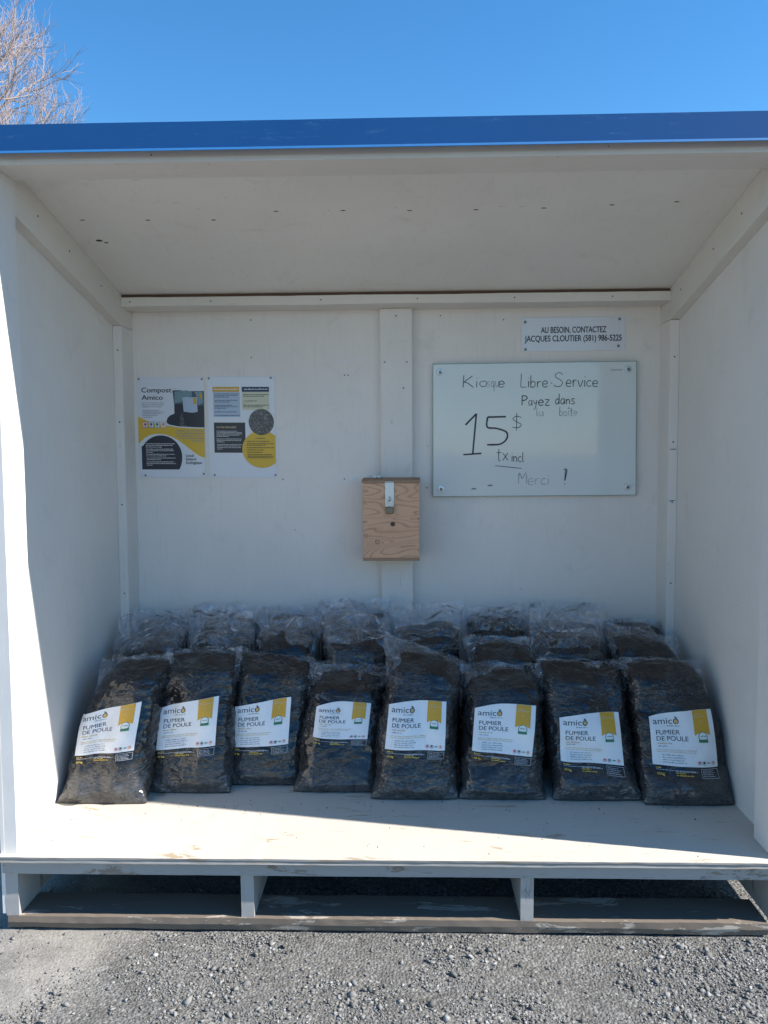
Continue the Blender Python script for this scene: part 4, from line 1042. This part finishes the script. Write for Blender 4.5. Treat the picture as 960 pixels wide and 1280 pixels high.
# front row, left to right
front = [
 ("front row bag leaning at the left wall, its lower half in sunlight", Bag((-1.175, -.852), (-1.068, -.825), (0.438, 0.458), .345, .20, .15, .05, .03, 0, 1, -.012), dict(up=.022, flare=.0, fold=.02), Q1, .01),
 ("front row bag second from the left wall with a brownish grainy hem", Bag((-.886, -.578), (-.868, -.588), (0.454, 0.464), .440, .20, .12, .05, .03, 0, 12, .0), dict(up=.018, flare=.0, fold=.03), Q2, .03),
 ("front row bag third from the left, upright with a rounded black top", Bag((-.628, -.322), (-.604, -.308), (0.446, 0.416), .515, .19, .11, .05, .03, 0, 23), dict(up=.010, flare=.0, fold=.02), Q3, -.005),
 ("shortest front row bag, fourth from the left, with a strongly curved label", Bag((-.360, -.050), (-.318, -.022), (0.388, 0.374), .455, .20, .13, .06, .05, 0, 34, .0), dict(up=.042, flare=.02, fold=.04), Q4, .13),
 ("tallest front row bag in the middle with its film peaked at the left", Bag((-.080, .230), (-.014, .262), (0.476, 0.434), .395, .21, .15, .05, .05, 0, 45, -.006), dict(up=.040, flare=.02, fold=.04, tilt=-.034), Q5, .05),
 ("front row bag third from the right wall, square hazy film top", Bag((.232, .538), (.262, .552), (0.404, 0.402), .398, .21, .13, .05, .04, 0, 56), dict(up=.028, flare=.01, fold=.03), Q6, .06),
 ("front row bag second from the right wall with a fold across its foot", Bag((.556, .880), (.535, .850), (0.436, 0.421), .395, .21, .12, .02, .015, .035, 67), dict(up=.010, flare=.0, fold=.02), Q7, .03),
 ("front row bag at the right wall, slumped wide over its foot", Bag((.866, 1.174), (.845, 1.118), (0.446, 0.436), .360, .22, .12, .13, .04, .035, 78, .014), dict(up=.010, flare=.0, fold=.02), Q8, .03),
]
for lab_, bg_, fl, q_, ar in front: make_bag(lab_, bg_, fl, (q_, ar))
# middle row
mid = [
 ("second row bag at the left wall under a high crinkled film", Bag((-1.165, -.86), (-1.12, -.86), (.455, .455), .66, .20, .10, .02, .04, 0, 101), dict(up=.085, flare=.06, fold=.04, crush=1.5)),
 ("second row bag behind the second front bag, with bright crumpled film", Bag((-.85, -.56), (-.82, -.57), (.485, .475), .68, .20, .08, .02, .04, 0, 112), dict(up=.105, flare=.05, fold=.0, crush=1.5)),
 ("second row bag behind the third front bag, film folded down over black fill", Bag((-.56, -.29), (-.55, -.31), (.485, .475), .70, .20, .08, .03, .06, 0, 123), dict(up=.055, flare=.0, fold=.05, crush=1.6, tilt=.01)),
 ("second row bag behind the shortest front bag, flat black fill below tall film", Bag((-.29, -.02), (-.28, -.03), (.500, .480), .68, .21, .08, .02, .02, 0, 134), dict(up=.085, flare=.02, fold=.06, crush=1.3, tilt=-.03)),
 ("second row bag behind the tallest front bag, with square upright film", Bag((-.01, .27), (.0, .27), (.485, .500), .78, .20, .06, .02, .02, 0, 145), dict(up=.100, flare=.05, fold=.02, crush=.8)),
 ("second row bag whose low round top shows over the third bag from the right", Bag((.275, .56), (.29, .565), (.455, .445), .66, .21, .06, .03, .08, 0, 156), dict(up=.018, flare=.0, fold=.03)),
 ("second row bag behind the second bag from the right, under a broad clear sheet", Bag((.56, .86), (.545, .83), (.480, .465), .68, .20, .08, .02, .03, 0, 167), dict(up=.105, flare=.03, fold=.02, crush=.9)),
 ("second row bag in the right corner, low black top sloping to the wall", Bag((.87, 1.16), (.85, 1.12), (.480, .435), .68, .20, .08, .03, .04, 0, 178), dict(up=.030, flare=.03, fold=.04, tilt=-.012)),
]
mlab = {1: .5, 7: .5}
for i, (lab_, bg_, fl) in enumerate(mid):
    x0, x1 = bg_.xb; w = x1 - x0; l0 = x0 + .045 if i != 7 else x0 + .0; q_ = [(l0, .31), (l0 + .205, .315), (l0 + .205, .145), (l0 - .005, .145)]
    bg_.zt = (bg_.zt[0] + .012, bg_.zt[1] + .012); make_bag(lab_, bg_, fl, (q_, .03) if i in (2, 3, 6, 7) else None, False)
back = [
 ("back row bag in the left corner, only film showing", Bag((-1.13, -.88), (-1.12, -.89), (.50, .49), .925, .20, .05, .02, .05, 0, 201), dict(up=.055, flare=.02, fold=.0, crush=1.3)),
 ("back row bag second from the left corner, a low mound of film", Bag((-.87, -.56), (-.86, -.57), (.50, .49), .945, .20, .04, .02, .05, 0, 212), dict(up=.075, flare=.02, fold=.0, crush=1.3)),
 ("back row bag third from the left corner, black fill under short film", Bag((-.545, -.33), (-.54, -.335), (.515, .515), .935, .20, .04, .02, .02, 0, 223), dict(up=.045, flare=.02, fold=.0)),
 ("back row bag left of the batten, with the highest film", Bag((-.32, -.03), (-.315, -.035), (.53, .525), .935, .20, .04, .02, .02, 0, 234), dict(up=.065, flare=.02, fold=.0, crush=1.2)),
 ("back row bag right of the batten below the glass board", Bag((.30, .56), (.30, .555), (.505, .505), .94, .20, .04, .02, .03, 0, 256), dict(up=.065, flare=.02, fold=-.02, crush=1.2)),
 ("back row bag third from the right corner, pale film against the wall", Bag((.57, .87), (.575, .865), (.49, .48), .94, .20, .04, .02, .03, 0, 267), dict(up=.095, flare=.02, fold=.0, crush=.9)),
 ("back row bag in the right corner, creased shiny black top", Bag((.88, 1.14), (.885, 1.13), (.485, .475), .94, .20, .04, .02, .04, 0, 278), dict(up=.02, flare=.0, fold=.02, crush=1.6)),
]
for lab_, bg_, fl in back: make_bag(lab_, bg_, fl, None, False)

def crumbs():
    rng = random.Random(77); mb = MB()
    for i in range(150):
        x = rng.uniform(-1.12, 1.12); y = (.40 - abs(rng.gauss(0, .07))) if i % 4 else rng.uniform(.0, .4); r = rng.uniform(.0009, .0026) * (1.8 if rng.random() < .05 else 1)
        if y < .01: continue
        v = [(x + r * math.cos(a) * rng.uniform(.7, 1.3), y + r * math.sin(a) * rng.uniform(.7, 1.3), .0004) for a in (0, 1.26, 2.5, 3.8, 5.0)] + [(x, y, .0004 + r * 1.1)]
        mb.add(v, [(0, 1, 5), (1, 2, 5), (2, 3, 5), (3, 4, 5), (4, 0, 5)])
    o = mb.build("compost_crumbs", M_hole, None, org=Vector((0, .3, 0)))
    tag(o, kind='stuff', label="dark compost crumbs spilled on the white floor in front of the bags", category="crumbs")
crumbs()

# ================================================================== TREE
def tree():
    rng = random.Random(8); base = Vector((-8.75, 12.0, -.24))
    t = thing("bare_tree", "leafless pale tree behind the left end of the blue roof edge", "tree", base)
    up_ = Vector((0, 0, 1))
    def tub(mb, pts, rs, n):
        vs = []
        for i, p_ in enumerate(pts):
            d = (pts[min(i + 1, len(pts) - 1)] - pts[max(i - 1, 0)]).normalized(); a = d.orthogonal().normalized(); b_ = d.cross(a)
            for j in range(n): th = 2 * math.pi * j / n; vs.append(tuple(p_ + (a * math.cos(th) + b_ * math.sin(th)) * rs[i]))
        fs = [(i * n + j, i * n + (j + 1) % n, (i + 1) * n + (j + 1) % n, (i + 1) * n + j) for i in range(len(pts) - 1) for j in range(n)]
        mb.add(vs, fs)
    def grow(p0, d, L, r0, r1, k, curl, wob):
        pts = [p0]; d = d.normalized()
        for i in range(k):
            d = (d + up_ * curl + Vector((rng.gauss(0, wob), rng.gauss(0, wob), rng.gauss(0, wob)))).normalized()
            pts.append(pts[-1] + d * (L / k))
        return pts, [r0 + (r1 - r0) * i / k for i in range(k + 1)]
    def along(pts, f):
        x = f * (len(pts) - 1); i = min(int(x), len(pts) - 2); return pts[i].lerp(pts[i + 1], x - i), (pts[i + 1] - pts[i]).normalized()
    def side(d, ang):
        a = d.orthogonal().normalized(); a.rotate(Matrix.Rotation(rng.uniform(0, 2 * math.pi), 3, d)); return (d * math.cos(ang) + a * math.sin(ang)).normalized()
    tp, tr = grow(base + Vector((0, 0, 0)), Vector((.03, 0, 1)), 9.5, .26, .05, 14, .02, .03)
    mb = MB(); tub(mb, tp, tr, 12); mb.build("trunk", M_bark, t, smooth=True)
    tw = MB()
    for li in range(17):
        f = .18 + .74 * li / 17; p0, d0 = along(tp, f)
        az = (rng.uniform(-1.0, 1.0) if li % 3 else rng.uniform(0, 6.28)); el = rng.uniform(.35, .75)
        L = 4.3 * (1.05 - .62 * f) * rng.uniform(.85, 1.1)
        bp, br = grow(p0, Vector((math.cos(az) * math.cos(el), math.sin(az) * math.cos(el), math.sin(el))), L, .055 * (1.2 - f), .010, 10, .045, .06)
        mb = MB(); tub(mb, bp, br, 7)
        for k in range(12):
            f2 = .22 + .76 * k / 12; p1, d1 = along(bp, f2)
            bp2, br2 = grow(p1, side(d1, rng.uniform(.5, .95)), L * .42 * (1.15 - f2) + .3, .016 * (1.2 - f2) + .005, .004, 6, .10, .09)
            tub(mb, bp2, br2, 5)
            for m in range(6):
                f3 = .2 + .78 * m / 6; p2, d2 = along(bp2, f3)
                bp3, br3 = grow(p2, side(d2, rng.uniform(.45, .9)), rng.uniform(.35, .75), .0058, .0028, 4, .12, .10)
                tub(tw, bp3, br3, 3)
                for q_ in range(3):
                    p3, d3 = along(bp3, rng.uniform(.25, .9)); bp4, br4 = grow(p3, side(d3, rng.uniform(.4, .8)), rng.uniform(.14, .32), .0036, .002, 2, .12, .1)
                    tub(tw, bp4, br4, 3)
        mb.build("branch", M_twig, t, smooth=True)
    o = tw.build("twigs", M_twig, t); o['kind'] = 'stuff'
tree()
